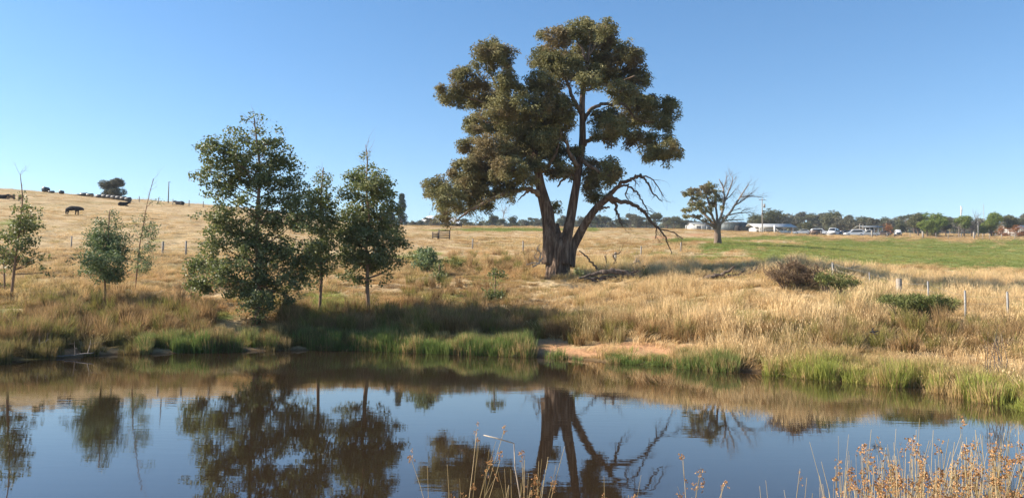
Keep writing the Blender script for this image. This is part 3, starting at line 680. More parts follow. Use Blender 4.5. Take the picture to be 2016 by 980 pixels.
def spiky(top, n=10, L=.7, lf=True):
    def f(t_, c_, r, Q):
        for _ in range(n):
            i = r.integers(int(len(Q) * (1 - top)), len(Q)); twigs(t_, r, Q[i], (r.normal(0, .5), r.normal(0, .5), .9), L * r.uniform(.4, 1), .008, 1, -.1, .5, 2, 3)
            if lf:
                V_, F_, q = leaves(r, Q[i][None] + r.normal(0, .25, (1, 3)), 6, .25, .07, .03, .3); c_.add(V_, F_, q)
    return f
sapling(28.0, [(508,628,6.5),(507,580,5.6,.1),(508,520,5),(506,460,4.2,.1),(508,400,3.4),(512,340,2.4),(506,280,1.6),(500,232,1)],
 [(500,240,20,16,.3),(480,272,32,20,.6),(528,285,32,24,.75),(418,288,24,20,.9),(455,308,44,26,.9),(548,315,32,24,.9),(414,335,26,24,.9),(470,350,42,26,1),(520,350,40,28,1),(572,352,22,24,.8),
  (430,375,28,17,.8),(560,390,38,24,1),(480,398,36,18,.55),(430,425,28,18,1),(460,445,42,24,1),(530,430,44,28,1),(590,430,28,36,1),(430,480,34,20,.9),(400,520,34,26,1),(388,562,26,20,1),
  (440,540,38,28,1),(490,510,38,28,.8),(550,498,44,34,1),(480,572,38,20,1),(540,560,44,28,1),(588,540,30,34,.9),(510,608,30,16,.8),(520,628,20,12,.7),(540,595,30,16,.6),(575,585,26,14,.5),(505,480,30,24,1),(512,545,28,24,1),(500,590,30,16,.8),(610,500,24,30,.8),(600,380,20,22,.6),(450,380,22,16,.6),(400,360,12,12,.4),(400,290,8,8,.6),(500,470,50,30,.6),(520,300,60,40,.25)],
 'tallest and densest of the young trees on the far bank, bushy to the ground', SAP, dens=95, per=30, seed=101, extra=spiky(.35, 26, .8), name='young_tree', cat='tree')
sapling(29.5, [(628,578,3.2),(633,540,2.8),(630,490,2.4),(633,450,2.1),(631,400,1.6),(637,330,.9)],
 [(637,338,10,16,.4),(632,368,20,22,.7),(625,400,26,26,.9),(642,440,18,26,.9),(630,488,26,32,1),(622,528,20,20,.8),(650,400,14,16,.5),(612,545,16,14,.6),(655,460,12,18,.6),(645,510,18,22,.7),(625,440,24,30,.9),(618,500,22,26,.9),(655,420,14,22,.7),(622,560,18,8,.6)],
 'slim young tree close behind the bushy one, with a bare reddish lower stem', SAP, dens=95, per=28, seed=102, extra=spiky(.3, 8, .6), name='young_tree', cat='tree')
sapling(30.0, [(726,588,4.4),(723,560,4),(724,530,3.4),(721,480,2.8),(727,430,2.2),(721,370,1.7),(723,320,1.1),(720,285,.6)],
 [(705,345,22,18,.7),(738,350,28,18,.8),(700,380,26,20,.9),(745,385,34,24,1),(690,420,26,24,.9),(730,425,40,26,1),(768,415,18,18,.8),(680,460,24,24,.9),(720,468,40,28,1),(768,470,28,20,.9),
  (790,478,16,16,.7),(700,505,34,24,1),(745,505,34,24,.9),(786,520,16,12,.6),(688,540,22,13,.8),(760,535,16,10,.5),(722,330,16,12,.4),(721,302,10,14,.35),(722,440,24,30,.9),(735,520,26,22,.9),(700,450,30,26,.9),(758,445,30,28,.9),(750,500,32,22,.9),(692,505,22,22,.9),(710,360,26,20,.9),(745,370,28,20,.9),(715,548,24,12,.6),(745,552,16,9,.4)],
 'rounded young tree with a clear pinkish stem, between the bushy tree and the gum', SAP, dens=95, per=28, seed=103, extra=spiky(.25, 10, .7, False), name='young_tree', cat='tree')
sapling(30.5, [(22,588,3),(27,540,2.6),(33,490,2.2),(40,440,1.6),(44,390,1.2),(40,345,.6)],
 [(42,392,16,10,.3),(46,405,24,12,.6),(62,425,22,16,.8),(34,430,16,13,.5),(50,455,28,18,.9),(14,470,20,16,.9),(62,475,18,12,.8),(4,500,18,16,.9),(40,510,22,13,.9),(72,515,18,10,.4),(-10,480,20,20,.8),(92,535,12,8,.5),(20,525,16,8,.6),(30,455,20,16,.8),(45,490,24,16,.9),(15,510,22,14,.9),(60,440,18,14,.7),(85,500,10,8,.4)],
 'young tree at the left edge with layered leafy branches and a bare wispy top', SAP, dens=75, per=22, seed=104, extra=spiky(.2, 5, .6, False), cat='tree', name='young_tree')
sapling(31.5, [(206,552,2),(208,510,1.7),(212,470,1.3),(216,415,.9)],
 [(216,418,12,12,.3),(195,440,18,12,.5),(228,440,14,14,.45),(205,465,32,16,.8),(180,482,18,10,.7),(215,490,33,16,1),(200,510,38,16,1),(220,530,26,13,.9),(242,472,12,14,.6),(190,530,24,10,.9),(210,470,28,20,.9),(205,540,32,10,1),(206,550,24,6,.9),(185,520,20,12,.8),(228,545,18,8,.7),(225,500,24,18,.9),(175,505,12,10,.6),(245,510,10,12,.5)],
 'blue green conical sapling on the grassy bank below the standing cow', SAPB, dens=170, per=26, seed=105, extra=spiky(.4, 10, .5), leaf=(.075, .03))
sapling(36.0, [(266,530,1.4),(274,490,1.2),(281,450,.9),(290,400,.6),(302,352,.6)],
 [(286,440,15,18,.4),(291,478,13,22,.5),(286,512,18,13,.5),(268,462,9,18,.3),(300,395,14,8,.3),(276,500,14,14,.8),(290,455,18,18,.7),(280,520,18,10,.9),(272,532,16,7,.7),(290,528,14,8,.6),(298,490,12,16,.6),(268,440,10,12,.4)],
 'thin sparse sapling leaning to the right under the skyline pole', SAPB, dens=130, per=16, seed=106, extra=spiky(.5, 10, .8, False), leaf=(.075, .03))
sapling(44.0, [(841,552,2),(841,530,1.6),(840,492,.8)], [(841,500,18,12,1),(834,515,20,13,1),(850,518,15,12,1),(840,530,14,7,.7)],
 'rounded bluish shrub on a short stem to the left of the big gum', SAPB, dens=110, per=16, seed=107, name='shrub', cat='shrub', leaf=(.12, .05), spread=.25)
sapling(39.0, [(864,575,1.4),(864,550,1.2),(865,520,.7)], [(864,530,12,9,1),(862,546,14,9,1),(870,552,9,6,.7)],
 'smaller green shrub just below the rounded bluish one', SAP, dens=130, per=16, seed=108, name='shrub', cat='shrub', leaf=(.10, .045))
sapling(34.0, [(972,612,1.6),(974,580,1.4),(976,535,.8)], [(977,540,14,10,1),(966,582,24,12,1),(985,588,14,9,.8),(974,563,7,8,.6),(955,592,10,8,.7)],
 'two tiered dark green seedling in front of the big gum on the bank', SAP, dens=130, per=18, seed=109, name='shrub', cat='shrub', leaf=(.09, .045))
sapling(33.0, [(10,562,2),(8,530,1.6),(6,500,1)], [(-4,560,20,10,.8),(4,640,12,9,.9)], 'leafy low shoots at the far left edge of the bank', SAP, dens=90, per=16, seed=110, name='shrub', cat='shrub')

# ---- half dead tree on the right
D2 = 100.0; base2 = on_ground(1412, D2); T2 = thing('half_dead_tree', 'stout spreading tree, leafy on its left and bare pale branches on its right', 'tree', base2)
a_ = MB(); b_ = MB(); c_ = MB(); r = np.random.default_rng(23)
limb(a_, [(1412,482,9.5),(1413,470,7),(1413,455,6.4),(1414,445,6.6),(1415,438,5)], D2, 24, 5, .25, 3)
LV = [[(1411,448,4.5),(1400,435,3.6,.5),(1385,420,3,1),(1370,405,2.4,1.4),(1360,395,1.4,1.6)],[(1412,445,4),(1402,425,3.2,-.6),(1396,400,2.6,-1),(1388,380,1.8,-1.2)],[(1410,450,3.4),(1395,440,2.8,-1),(1382,434,2,-1.4),(1362,425,1.1,-1.5)],
      [(1413,440,3.6),(1410,415,2.8,1),(1408,390,2,1.2),(1402,372,1.2,1)],[(1402,425,2.4,-.6),(1385,408,1.8,-1),(1362,396,1,-1)]]
LV = [[(q[0], q[1], q[2] * .78) + tuple(q[3:]) for q in l] for l in LV]
for k, l in enumerate(LV): limb(a_, l, D2, 7, 5, .05, k, .3)
BD = [[(1415,440,4.2),(1422,415,3.4),(1426,395,2.8,.5),(1424,372,2,.8),(1416,352,1,.8)],[(1425,400,2.6),(1434,378,2,.4),(1440,362,1.4,.4),(1443,348,.7,.4)],
      [(1417,442,4.2),(1432,425,3.4,-.5),(1446,405,2.8,-.8),(1460,383,2,-1),(1474,362,.9,-1)],[(1446,405,2.4,-.8),(1462,395,1.8,-1),(1480,380,1,-1)],
      [(1433,424,2.4,-.5),(1450,420,1.8,-.8),(1470,418,1.2,-.8),(1486,420,.7,-.8)],[(1455,390,1.6,-1),(1472,386,1.2,-1),(1492,388,.6,-1)],[(1420,438,2.2),(1440,433,1.6,.6),(1465,432,.8,.8)],[(1426,395,1.8,.5),(1438,385,1.3,.8),(1448,372,.7,1)],[(1422,380,1.6,.8),(1428,360,1.1,1),(1430,345,.6,1)]]
BD = [[(q[0], q[1], q[2] * .74) + tuple(q[3:]) for q in l] for l in BD]
for k, l in enumerate(BD):
    Q, Rr = limb(b_, l, D2, 6, 5, .03, k + 20, .3)
    for _ in range(9):
        i = r.integers(len(Q) // 3, len(Q)); dv = (Q[-1] - Q[0]) / np.linalg.norm(Q[-1] - Q[0]) + r.normal(0, .45, 3)
        twigs(b_, r, Q[i], dv, r.uniform(.8, 1.9), max(.02, Rr[i] * .4), 2, -.1, .45, 3, 3)
for (u, v, a, bb) in [(1385,370,10,6),(1397,375,12,8),(1368,378,14,8),(1358,384,9,6),(1378,384,10,6),(1414,392,9,7),(1400,398,9,6),(1373,408,13,7),(1358,412,10,5),(1384,415,9,6),(1352,425,10,5),(1368,428,9,4),(1415,385,5,4),(1396,388,8,5),(1425,428,7,5),(1390,434,8,4),(1376,398,9,4),(1405,366,7,4),(1372,390,11,7),(1388,378,12,8),(1362,375,8,6),(1380,402,10,6),(1365,402,12,6),(1395,412,8,6),(1408,402,7,6),(1350,380,6,5),(1392,362,8,4),(1410,376,8,5),(1347,415,7,4),(1420,410,6,5),(1378,425,9,4)]:
    c = unproj(u, v, D2 + r.uniform(-2, 2)); ra, rb = a * px(D2) * .95, bb * px(D2) * 1.0
    C_ = lobe_clumps(r, c, np.array([ra, ra, rb]), max(4, int(ra * rb * 26)), .4); V_, F_, q = leaves(r, C_, 40, .34, .24, .07, .3); c_.add(V_, F_, q)
    for p in C_[::3]: a_.tube(np.array([c - [0, 0, rb * .5], p]), np.array([.03, .012]), 3, False)
link('trunk', a_.mesh('half_dead_trunk', True, base2), barkmat('grey_brown_bark', [(.3, (.05, .038, .03)), (.7, (.22, .17, .13))], 4, .06), T2); link('dead_branch', b_.mesh('half_dead_branches', True, base2), DEAD, T2); link('crown', c_.mesh('half_dead_crown', False, base2), GUM, T2)

# ---- bushes on the bank
def bush(D, lobes, label, mat, seed, twmat, per=26, dens=60, leaf=(.08, .012), name='bush', up=.2, group=None, wood=.5):
    r = np.random.default_rng(seed); u0 = np.mean([l[0] for l in lobes]); base = on_ground(u0, D); t_ = MB(); c_ = MB()
    for (u, v, a, b_) in lobes:
        c = unproj(u, v, D + r.normal(0, .3)); c[2] = max(c[2], float(ground(c[0], c[1])) + .15); ra, rb = a * px(D), b_ * px(D)
        C_ = lobe_clumps(r, c, np.array([ra, (ra + rb) * .5, rb]), max(4, int(ra * rb * dens)), .3); out_ = r.uniform(0, 1, len(C_)) < .4; C_[out_] = c + (C_[out_] - c) * r.uniform(1.0, 1.4, (out_.sum(), 1)); C_[:, 2] = np.maximum(C_[:, 2], ground(C_[:, 0], C_[:, 1]) + .05)
        V_, F_, q = leaves(r, C_, per, .16, leaf[0], leaf[1], -up); c_.add(V_, F_, q)
        for p in C_[::2]:
            b0 = np.array([base[0] + (c[0] - base[0]) * .75, c[1], 0]); b0[2] = float(ground(b0[0], b0[1])); t_.tube(np.array([b0, (b0 + p) / 2 + r.normal(0, .08, 3), p + (p - b0) * wood * .3]), np.array([.014, .009, .003]), 3, False)
    T = thing(name, label, 'bush', base, group)
    link('stems', t_.mesh(name + '_stems', False, base), twmat, T); link('foliage', c_.mesh(name + '_foliage', False, base), mat, T)
    return T
bush(30.5, [(1565,532,42,18),(1535,540,26,14),(1600,540,28,16),(1580,550,36,12),(1545,552,32,10),(1570,522,24,10)], 'wide brown twiggy bush on the bank to the right of the big gum', BROWNL, 201, TWIG, 34, 210, (.12, .009), wood=1.5)
bush(29.5, [(1650,552,32,13),(1625,548,20,12),(1675,558,18,10),(1655,562,28,8)], 'low green bush touching the right side of the brown twiggy bush', BROOM, 202, TWIG, 34, 230, (.10, .014), wood=1.)
bush(25.5, [(1808,594,52,12),(1768,590,30,9),(1850,600,34,12),(1835,610,40,9),(1795,604,36,8),(1825,588,34,8),(1868,600,18,10),(1750,592,16,6)], 'spreading olive green broom bush in front of the wire fence', BROOM, 203, TWIG, 40, 260, (.14, .009), wood=1., up=.5)
bush(33, [(1733,556,16,7)], 'small dark green bush between the low green bush and the thick fence post', BROOM, 204, TWIG, 30, 160, (.09, .012))
bush(16.5, [(1955,690,16,28),(1960,720,14,16),(1975,680,14,18)], 'grey spiky dead weed standing above the rushes near the right edge', BROWNL, 205, DEAD, 16, 260, (.06, .006), 'dead_weed', wood=1)
bush(24, [(1985,645,22,16),(1988,628,10,8)], 'brown thistle clump beside the rightmost fence post', BROWNL, 206, TWIG, 14, 200, (.06, .01), 'thistle', wood=1)
bush(42, [(1320,535,24,8),(1285,528,20,6)], 'low dull shrub behind the fallen log', BROOM, 207, TWIG, 20, 60, (.11, .02))
bush(40, [(1150,541,9,6),(1135,535,6,4)], 'leafy green weed at the right foot of the big gum', SAP, 208, TWIG, 12, 90, (.14, .05))
bush(46, [(883,515,22,6),(812,505,16,8),(905,518,16,4)], 'flat mat of bright green scrub beside the bluish shrub', BROOM, 209, TWIG, 24, 60, (.12, .03))

# ---- fallen timber
def log(name, lines, D, label, mat, seed=0, n=10, wob=.12, tw_=0):
    mb = MB(); r = np.random.default_rng(seed); P0 = None
    for k, l in enumerate(lines):
        Q, Rr = limb(mb, l, D, n, 6, wob, seed + k, .4)
        if P0 is None: P0 = Q[len(Q) // 2].copy()
        for _ in range(tw_):
            i = r.integers(1, len(Q)); twigs(mb, r, Q[i], (r.normal(0, .6), r.normal(0, .4), .8), r.uniform(.3, .7), .014, 1, 0, .5, 2, 3)
    o = link(name, mb.mesh(name, True, P0), mat, None, P0); return tag(o, label, 'fallen branch' if 'branch' in name else 'log')
log('fallen_log', [[(1140,547,2),(1165,541,4),(1192,536,5.5),(1220,537,5.5),(1245,542,4),(1268,549,2)],[(1165,552,2.5),(1200,550,4),(1240,554,2.5)],[(1185,540,3),(1208,532,4.5),(1236,534,2)],[(1225,545,3),(1245,536,2.4),(1262,533,1.2)],[(1150,550,2),(1180,546,3),(1215,545,2)]], 39.5, 'massive dark fallen log lying in the shade right of the big gum', CHAR, 301, 14, .3, 2)
log('fallen_branch', [[(1375,549,3),(1400,545,4.5),(1425,538,3.2),(1447,524,1.6)],[(1410,546,4),(1440,544,4),(1465,542,3),(1482,534,2),(1492,524,.8)],[(1440,544,2),(1458,538,1.5),(1468,528,.7)],[(1480,544,2.5),(1500,541,2.4),(1518,540,1.2)]], 37.5, 'black curved fallen branches lying between the log and the brown bush', CHAR, 302, 8, .15, 3)
log('bleached_branch', [[(1048,526,1.4),(1060,518,2),(1068,508,1.6)],[(1062,516,1.8),(1064,500,1.5),(1058,490,1.2),(1063,480,.7)],[(1036,522,1.2),(1050,517,1.3),(1062,520,1.1)],[(1060,512,1),(1052,506,.8),(1056,498,.5)]], 42, 'bleached twisted branch leaning on the left foot of the big gum', BLEACH, 303, 7, .1, 2)
log('bleached_branch', [[(1232,520,2),(1246,518,2.4),(1256,514,2),(1262,518,1.8)],[(1248,518,1.6),(1254,508,1)]], 47, 'bleached curved branch on the grass behind the fallen log', BLEACH, 304, 7, .1, 2)
log('broken_branch', [[(1140,494,1.3),(1152,502,1.6),(1162,514,1.8),(1175,530,2.2)]], 41, 'thin bent dead branch propped beside the trunk of the big gum', TWIG, 305, 6, .1, 0)
log('broken_branch', [[(1192,528,1.5),(1194,515,1.8),(1190,503,1.2)],[(1193,522,1.2),(1200,526,1)]], 45, 'short upright forked dead stick left of the taller crooked one', TWIG, 306, 6, .1, 1)
log('broken_branch', [[(1205,524,1.6),(1212,512,2),(1206,502,1.6),(1214,500,1.2),(1222,496,.9)]], 45, 'taller crooked dead stick standing above the fallen log', TWIG, 307, 6, .1, 2)
log('drift_branch', [[(78,706,1.2),(110,702,1.6),(150,698,1.6),(185,694,.8)],[(84,704,1),(82,688,.7)]], 22.5, 'thin grey branch lying along the water edge at the left', DEAD, 308, 6, .1, 2)
log('bank_branch', [[(1690,560,1),(1700,556,1.4),(1712,552,.8)]], 34, 'small pale stick lying in the grass behind the low green bush', DEAD, 309, 6, .1, 1)
log('pale_branch', [[(1658,530,1.2),(1675,527,1.6),(1695,524,1)],[(1676,527,1),(1682,520,.6)]], 42, 'pale branch in the grass above the low green bush', BLEACH, 310, 6, .1, 1)

# ------------------------------------------------------------------ fences
POSTM = plain('weathered_post', (.27, .235, .195), .9, 0, .3, 8); STEEL = plain('steel_post', (.26, .25, .235), .6, .3, .2, 8); WIRE = plain('fence_wire', (.35, .34, .32), .5, .8)
WHITEP = plain('white_paint', (.74, .73, .70), .5, 0, .08); DARKW = plain('dark_timber', (.07, .055, .045), .9)
def post(mb, p, h, w_, lean=0):
    mb.box((p[0] + lean * h / 2, p[1], p[2] + h / 2 - .15), (w_, w_, h + .3), 0, (0, lean, 0)).box((p[0] + lean * h, p[1], p[2] + h + .012), (w_ * .8, w_ * .8, .022))
def fence(label, posts, wires, mats=(POSTM,), name='wire_fence', sagw=.006):
    """posts: (u, D, height, width, material)"""
    base = on_ground(posts[0][0], posts[0][1]); T = thing(name, label, 'fence', base); tops = []
    for (u, D, h, w_, mt) in posts:
        p = on_ground(u, D); mb = MB(); post(mb, p, h, w_, random.uniform(-.03, .03)); link('post', mb.mesh('fence_post', False, base), mt, T); tops.append(p)
    wb = MB()
    for hh in wires:
        for a, b_ in zip(tops[:-1], tops[1:]):
            tt = np.linspace(0, 1, 7)[:, None]; Q = (a + [0, 0, hh]) * (1 - tt) + (b_ + [0, 0, hh]) * tt; Q[:, 2] -= (np.sin(tt[:, 0] * math.pi) * .03)
            wb.tube(Q, np.full(7, sagw), 4, False)
    link('wire', wb.mesh('fence_wires', False, base), WIRE, T); return T
fence('wire fence of one thick and several thin posts behind the broom bush',
      [(1640,36,.9,.06,STEEL),(1713,34,.85,.04,STEEL),(1770,32,1.0,.17,POSTM),(1829,31,.95,.05,STEEL),(1901,28,1.05,.055,STEEL),(1985,27.5,1.0,.055,STEEL),(2080,27,1.0,.075,STEEL)], (.35, .6, .85), sagw=.003)
fence('old wire fence running up the left hillside behind the saplings', [(140,60,1.0,.08,POSTM),(230,58,1.0,.08,POSTM),(320,56,1.0,.12,POSTM),(366,55,1.05,.10,POSTM),(420,56,1.,.08,POSTM),(520,58,1.,.08,POSTM)], (.5, .9), sagw=.004)
fence('short run of old grey posts standing in the dry grass behind the gum trunk', [(930,75,1.1,.14,POSTM),(1030,68,1.1,.12,POSTM),(1212,52,.85,.15,POSTM),(1262,60,.9,.10,POSTM),(1340,70,.9,.1,POSTM)], (.7,), sagw=.003)
PS = []
for k, u in enumerate((1530, 1616, 1660, 1717, 1746, 1792, 1817, 1843, 1867, 1892, 1918, 1935, 1948, 1972, 1998, 2022)):
    PS.append((u, 190 - k * .6, 1.35 if u not in (1717, 1817, 1918) else 1.7, .10 if u not in (1717, 1817, 1918) else .30, POSTM))
fence('long post and wire fence between the green paddock and the parked cars', PS, (.5, 1.0, 1.45), sagw=.012)
PS = [(u, 142 - (u - 270) * .02, 1.1, .12, POSTM) for u in (274, 312, 340, 372, 400)]
fence('row of small posts on the skyline near the lone pole', PS, (.9,), sagw=.008)

# timber yard panels in the middle paddock
b0 = on_ground(868, 100); T = thing('yard_panels', 'two dark timber rail panels standing in the dry grass left of the big gum', 'fence panel', b0)
for nm, ua, ub, hh, rails, dz in (('rail_panel', 852, 862, .75, 3, 0), ('rail_panel', 864, 885, 1.15, 4, 0)):
    mb = MB(); pa = on_ground(ua, 100); pb = on_ground(ub, 100)
    for p in (pa, pb): mb.box((p[0], p[1], p[2] + hh / 2), (.14, .14, hh + .3))
    for k in range(rails):
        zc = pa[2] + .25 + (hh - .3) * k / (rails - 1); mb.box(((pa[0] + pb[0]) / 2, pa[1] - .09, zc), (abs(pb[0] - pa[0]) + .2, .04, .12), 0, (0, random.uniform(-.02, .02), 0))
    link(nm, mb.mesh('rails', False, b0), DARKW, T)

# ------------------------------------------------------------------ far trees
def crown_lobes(r, kind, h):
    L = []
    if kind == 'round':
        for _ in range(13): 
            a = r.uniform(0, 6.28); q = r.uniform(.0, .30) * h; L.append((np.array([math.cos(a) * q, math.sin(a) * q, h * r.uniform(.38, .82)]), np.array([.21, .21, .15]) * h * r.uniform(.7, 1.15)))
    elif kind == 'gum':
        for _ in range(12):
            a = r.uniform(0, 6.28); q = r.uniform(.08, .36) * h; L.append((np.array([math.cos(a) * q, math.sin(a) * q, h * r.uniform(.42, .9)]), np.array([.16, .16, .085]) * h * r.uniform(.7, 1.2)))
    elif kind == 'cone':
        for k in range(16):
            z = .12 + .82 * k / 15; q = (1 - z) * .10 * h + .01; a = r.uniform(0, 6.28); L.append((np.array([math.cos(a) * q, math.sin(a) * q, z * h]), np.array([.13, .13, .1]) * h * (1.15 - z * .85)))
    elif kind == 'low':
        for _ in range(14):
            a = r.uniform(0, 6.28); q = r.uniform(0, .40) * h; L.append((np.array([math.cos(a) * q, math.sin(a) * q, h * r.uniform(.18, .78)]), np.array([.25, .25, .18]) * h * r.uniform(.7, 1.1)))
    return L
def far_tree(name, kind, mat, label, cat, seed, h=10., n=52, leaf=.32, dead=False):
    r = np.random.default_rng(seed); t_ = MB(); c_ = MB(); L = crown_lobes(r, kind, h)
    t_.tube(smoothline(np.array([[0, 0, -.5], [.1, 0, h * .25], [-.1, .1, h * .5], [.0, 0, h * .8]]), 10), np.linspace(h * .032, h * .008, 10), 7, False)
    for c, rad in L:
        b0 = np.array([0, 0, max(h * .12, c[2] - np.linalg.norm(c[:2]) * 1.1 - h * .1)]); t_.tube(smoothline(np.array([b0, (b0 + c) / 2 + r.normal(0, .02, 3) * h, c]), 5), np.linspace(h * .014, h * .004, 5), 4, False)
        C_ = lobe_clumps(r, c, rad, n, .5); V_, F_, q = leaves(r, C_, 9, h * .045, leaf * 1.3, leaf * .42, .1); c_.add(V_, F_, q)
    T = thing(name, label, cat, (0, 0, -500))
    link('trunk', t_.mesh(name + '_trunk'), BARK2 if mat in (FARL2,) else TWIG, T); link('crown', c_.mesh(name + '_crown'), mat, T); return T
def bare_tree(name, label, seed, h=8., mat=None):
    r = np.random.default_rng(seed); t_ = MB(); P_ = smoothline(np.array([[0, 0, -.4], [.05 * h, 0, .35 * h], [0, 0, h * .7]]), 8); t_.tube(P_, np.linspace(h * .022, h * .009, 8), 6, False)
    for _ in range(12): twigs(t_, r, P_[r.integers(2, 8)], (r.normal(0, .5), r.normal(0, .5), .9), h * .42, h * .008, 2, -.1, .45, 3, 3)
    T = thing(name, label, 'tree', (0, 0, -500)); link('branches', t_.mesh(name, False), mat or DEAD, T); return T
ORD = ['first', 'second', 'third', 'fourth', 'fifth', 'sixth', 'seventh', 'eighth', 'ninth', 'tenth', 'eleventh', 'twelfth', 'thirteenth', 'fourteenth', 'fifteenth', 'sixteenth']
MARKS = [(790, 'tall narrow conifer'), (992, 'bare skeleton tree'), (1090, 'big gum trunk'), (1205, 'darker near tree'), (1290, 'tallest skyline tree'), (1412, 'half dead tree'), (1520, 'big dense dark green tree'), (1696, 'tall pale frame'), (1768, 'white truck'), (1842, 'widest green garden tree'), (1893, 'flagpole'), (1938, 'mast'), (2008, 'grey roofed house')]
seen_ord = {}
def far_label(u):
    k = min(range(len(MARKS)), key=lambda q: abs(MARKS[q][0] - u)); side = 'left' if u < MARKS[k][0] else 'right'; return k, side
def label_far(us):
    out = {}
    for u in sorted(us, key=lambda u: abs(MARKS[far_label(u)[0]][0] - u)):
        key = far_label(u); n = seen_ord.get(key, 0); seen_ord[key] = n + 1; out[u] = '%s far gum on the skyline %s of the %s' % (ORD[n], key[1], MARKS[key[0]][1])
    return out
protos = {'g1': far_tree('paddock_tree', 'gum', FARL, 'x', 'tree', 401), 'g2': far_tree('paddock_tree', 'gum', FARL2, 'x', 'tree', 402), 'r1': far_tree('paddock_tree', 'round', FARL, 'x', 'tree', 403),
          'r2': far_tree('paddock_tree', 'round', FARL2, 'x', 'tree', 404), 'l1': far_tree('paddock_tree', 'low', FARL, 'x', 'tree', 405), 'l2': far_tree('paddock_tree', 'low', FARL2, 'x', 'tree', 406)}
near = {'G1': far_tree('garden_tree', 'low', FARG, 'x', 'tree', 411, n=130, leaf=.24), 'G2': far_tree('garden_tree', 'round', FARG, 'x', 'tree', 412, n=110, leaf=.24), 'R1': far_tree('garden_shrub', 'low', FARR, 'x', 'shrub', 413, n=40, leaf=.25),
        'C1': far_tree('conifer', 'cone', CYP, 'x', 'tree', 414, n=60, leaf=.2), 'O1': far_tree('garden_tree', 'round', FARL, 'x', 'tree', 415, n=110, leaf=.24), 'B1': bare_tree('bare_tree', 'x', 416), 'B2': bare_tree('bare_tree', 'x', 417, mat=DEAD),
        'H1': far_tree('hill_tree', 'low', FARL2, 'x', 'tree', 418, n=190, leaf=.26)}
used = set()
def put(key, u, vtop, D, label, group=None, wide=1.0, rz=None, sink=0):
    src = protos.get(key) or near.get(key); p = on_ground(u, D); top = unproj(u, vtop, D)[2]; hgt = max(2., top - p[2]) * (1.38 if D > 300 else 1.2 if D > 240 else 1.08); s = hgt / (10. if key[0] != 'B' else 8.6)
    p[2] -= sink
    rz = random.uniform(0, 6.28) if rz is None else rz
    if key not in used:
        used.add(key); src.location = p; src.rotation_euler = (0, 0, rz); src.scale = (s * wide, s * wide, s); src['label'] = label; o = src
    else: o = dup(src, p, rz, (s * wide, s * wide, s), label)
    if group: o['group'] = group
    elif 'group' in o: del o['group']
    return o
GRP = 'far gum trees standing along the skyline'
lab = 'small blue grey gum in the broken line of trees along the far skyline'
def line(lst, D0, dj, keys):
    LB = label_far([q[0] for q in lst])
    for k, (u, v, wd) in enumerate(lst): put(keys[k % len(keys)], u, v, D0 + random.uniform(-dj, dj), LB[u], GRP, wd)
line([(815,439,1.3),(829,436,1.3),(845,433,1.3),(858,437,1.2),(884,438,1.2),(901,441,1.3),(912,434,1.2),(924,440,1.2),(944,442,1.2),(1034,436,1.2),(1048,434,1.2),(1060,431,1.1),(1075,436,1.2),(1104,434,1.1),(1112,431,1.1),
      (1146,432,1.1),(1163,429,1.1),(1176,425,1.1),(1192,431,1.2),(1222,433,1.2),(1240,427,1.0),(1256,430,1.1),(1272,434,1.2),(1312,430,1.1),(1327,432,1.2),(1341,436,1.2),(1358,438,1.2),(1376,440,1.2)], 330, 30, ['r1', 'l1', 'g2', 'l2', 'g1', 'r2'])
put('O1', 970, 426, 285, 'olive and brown round tree left of the bare skeleton on the skyline'); put('r1', 986, 432, 290, 'dull bush in front of the bare skeleton on the skyline', wide=1.2)
put('B1', 992, 408, 300, 'pale bare skeleton tree rising from the clump left of the gum trunk'); put('l1', 1010, 427, 300, 'dark rounded tree right of the bare skeleton on the skyline')
put('r2', 1205, 435, 285, 'darker near tree under the drooping dead limb', wide=1.3); put('r1', 1290, 422, 290, 'tallest tree behind the end of the drooping dead limb', wide=1.0)
line([(1488,428,1.1),(1560,423,1.2),(1540,430,1.3),(1585,434,1.3),(1602,429,1.0),(1622,428,1.1),(1640,424,1.2),(1656,424,1.1),(1672,431,1.2),(1686,437,1.3),(1700,434,1.1),(1722,433,1.1),(1742,430,1.1),(1752,431,1.),(1768,434,1.2),(1784,431,1.1),
      (1800,433,1.1),(1870,434,1.1),(1884,436,1.2),(1912,434,1.2),(1932,436,1.2),(1972,437,1.2),(2010,432,1.1),(2030,430,1.1),(2060,432,1.1)], 320, 35, ['l1', 'r2', 'l2', 'g1', 'r1', 'g2'])
put('l1', 1520, 415, 262, 'big dense dark green tree behind the white roofed shed', wide=1.15); put('r1', 1500, 432, 262, 'lower tree between the pole and the big dense tree', wide=1.2)
put('l1', 1588, 440, 245, 'low round bush behind the first parked cars', wide=1.3); put('R1', 1748, 440, 215, 'small rust brown tree beside the carport')
put('O1', 1772, 440, 225, 'brown green bush behind the white truck', wide=1.2)
put('O1', 1808, 419, 212, 'tall brownish green tree left of the bright green bushy one'); put('G1', 1842, 417, 208, 'widest bright green garden tree with a russet top', wide=1.15); put('G2', 1825, 430, 203, 'green shrub between the brownish tree and the widest green one')
put('O1', 1862, 428, 215, 'dark green tree at the right flank of the widest green tree', wide=1.)
put('G2', 1898, 421, 206, 'narrow yellow green garden tree beside the white flagpole', wide=.8); put('B2', 1922, 418, 205, 'leafless grey garden tree between two green ones'); put('B1', 1888, 440, 200, 'bare bushy shrub below the narrow garden tree', wide=1.5)
put('B2', 1912, 432, 207, 'leafless shrub behind the fence near the thick post', wide=1.4)
put('G1', 1952, 417, 205, 'bright green round garden tree right of the mast', wide=.95); put('O1', 1988, 423, 208, 'olive garden tree near the right edge', wide=.9); put('R1', 1974, 445, 198, 'bright orange shrub under the round green tree', wide=1.2); put('R1', 2003, 443, 199, 'darker orange shrub in front of the grey house', wide=1.3)
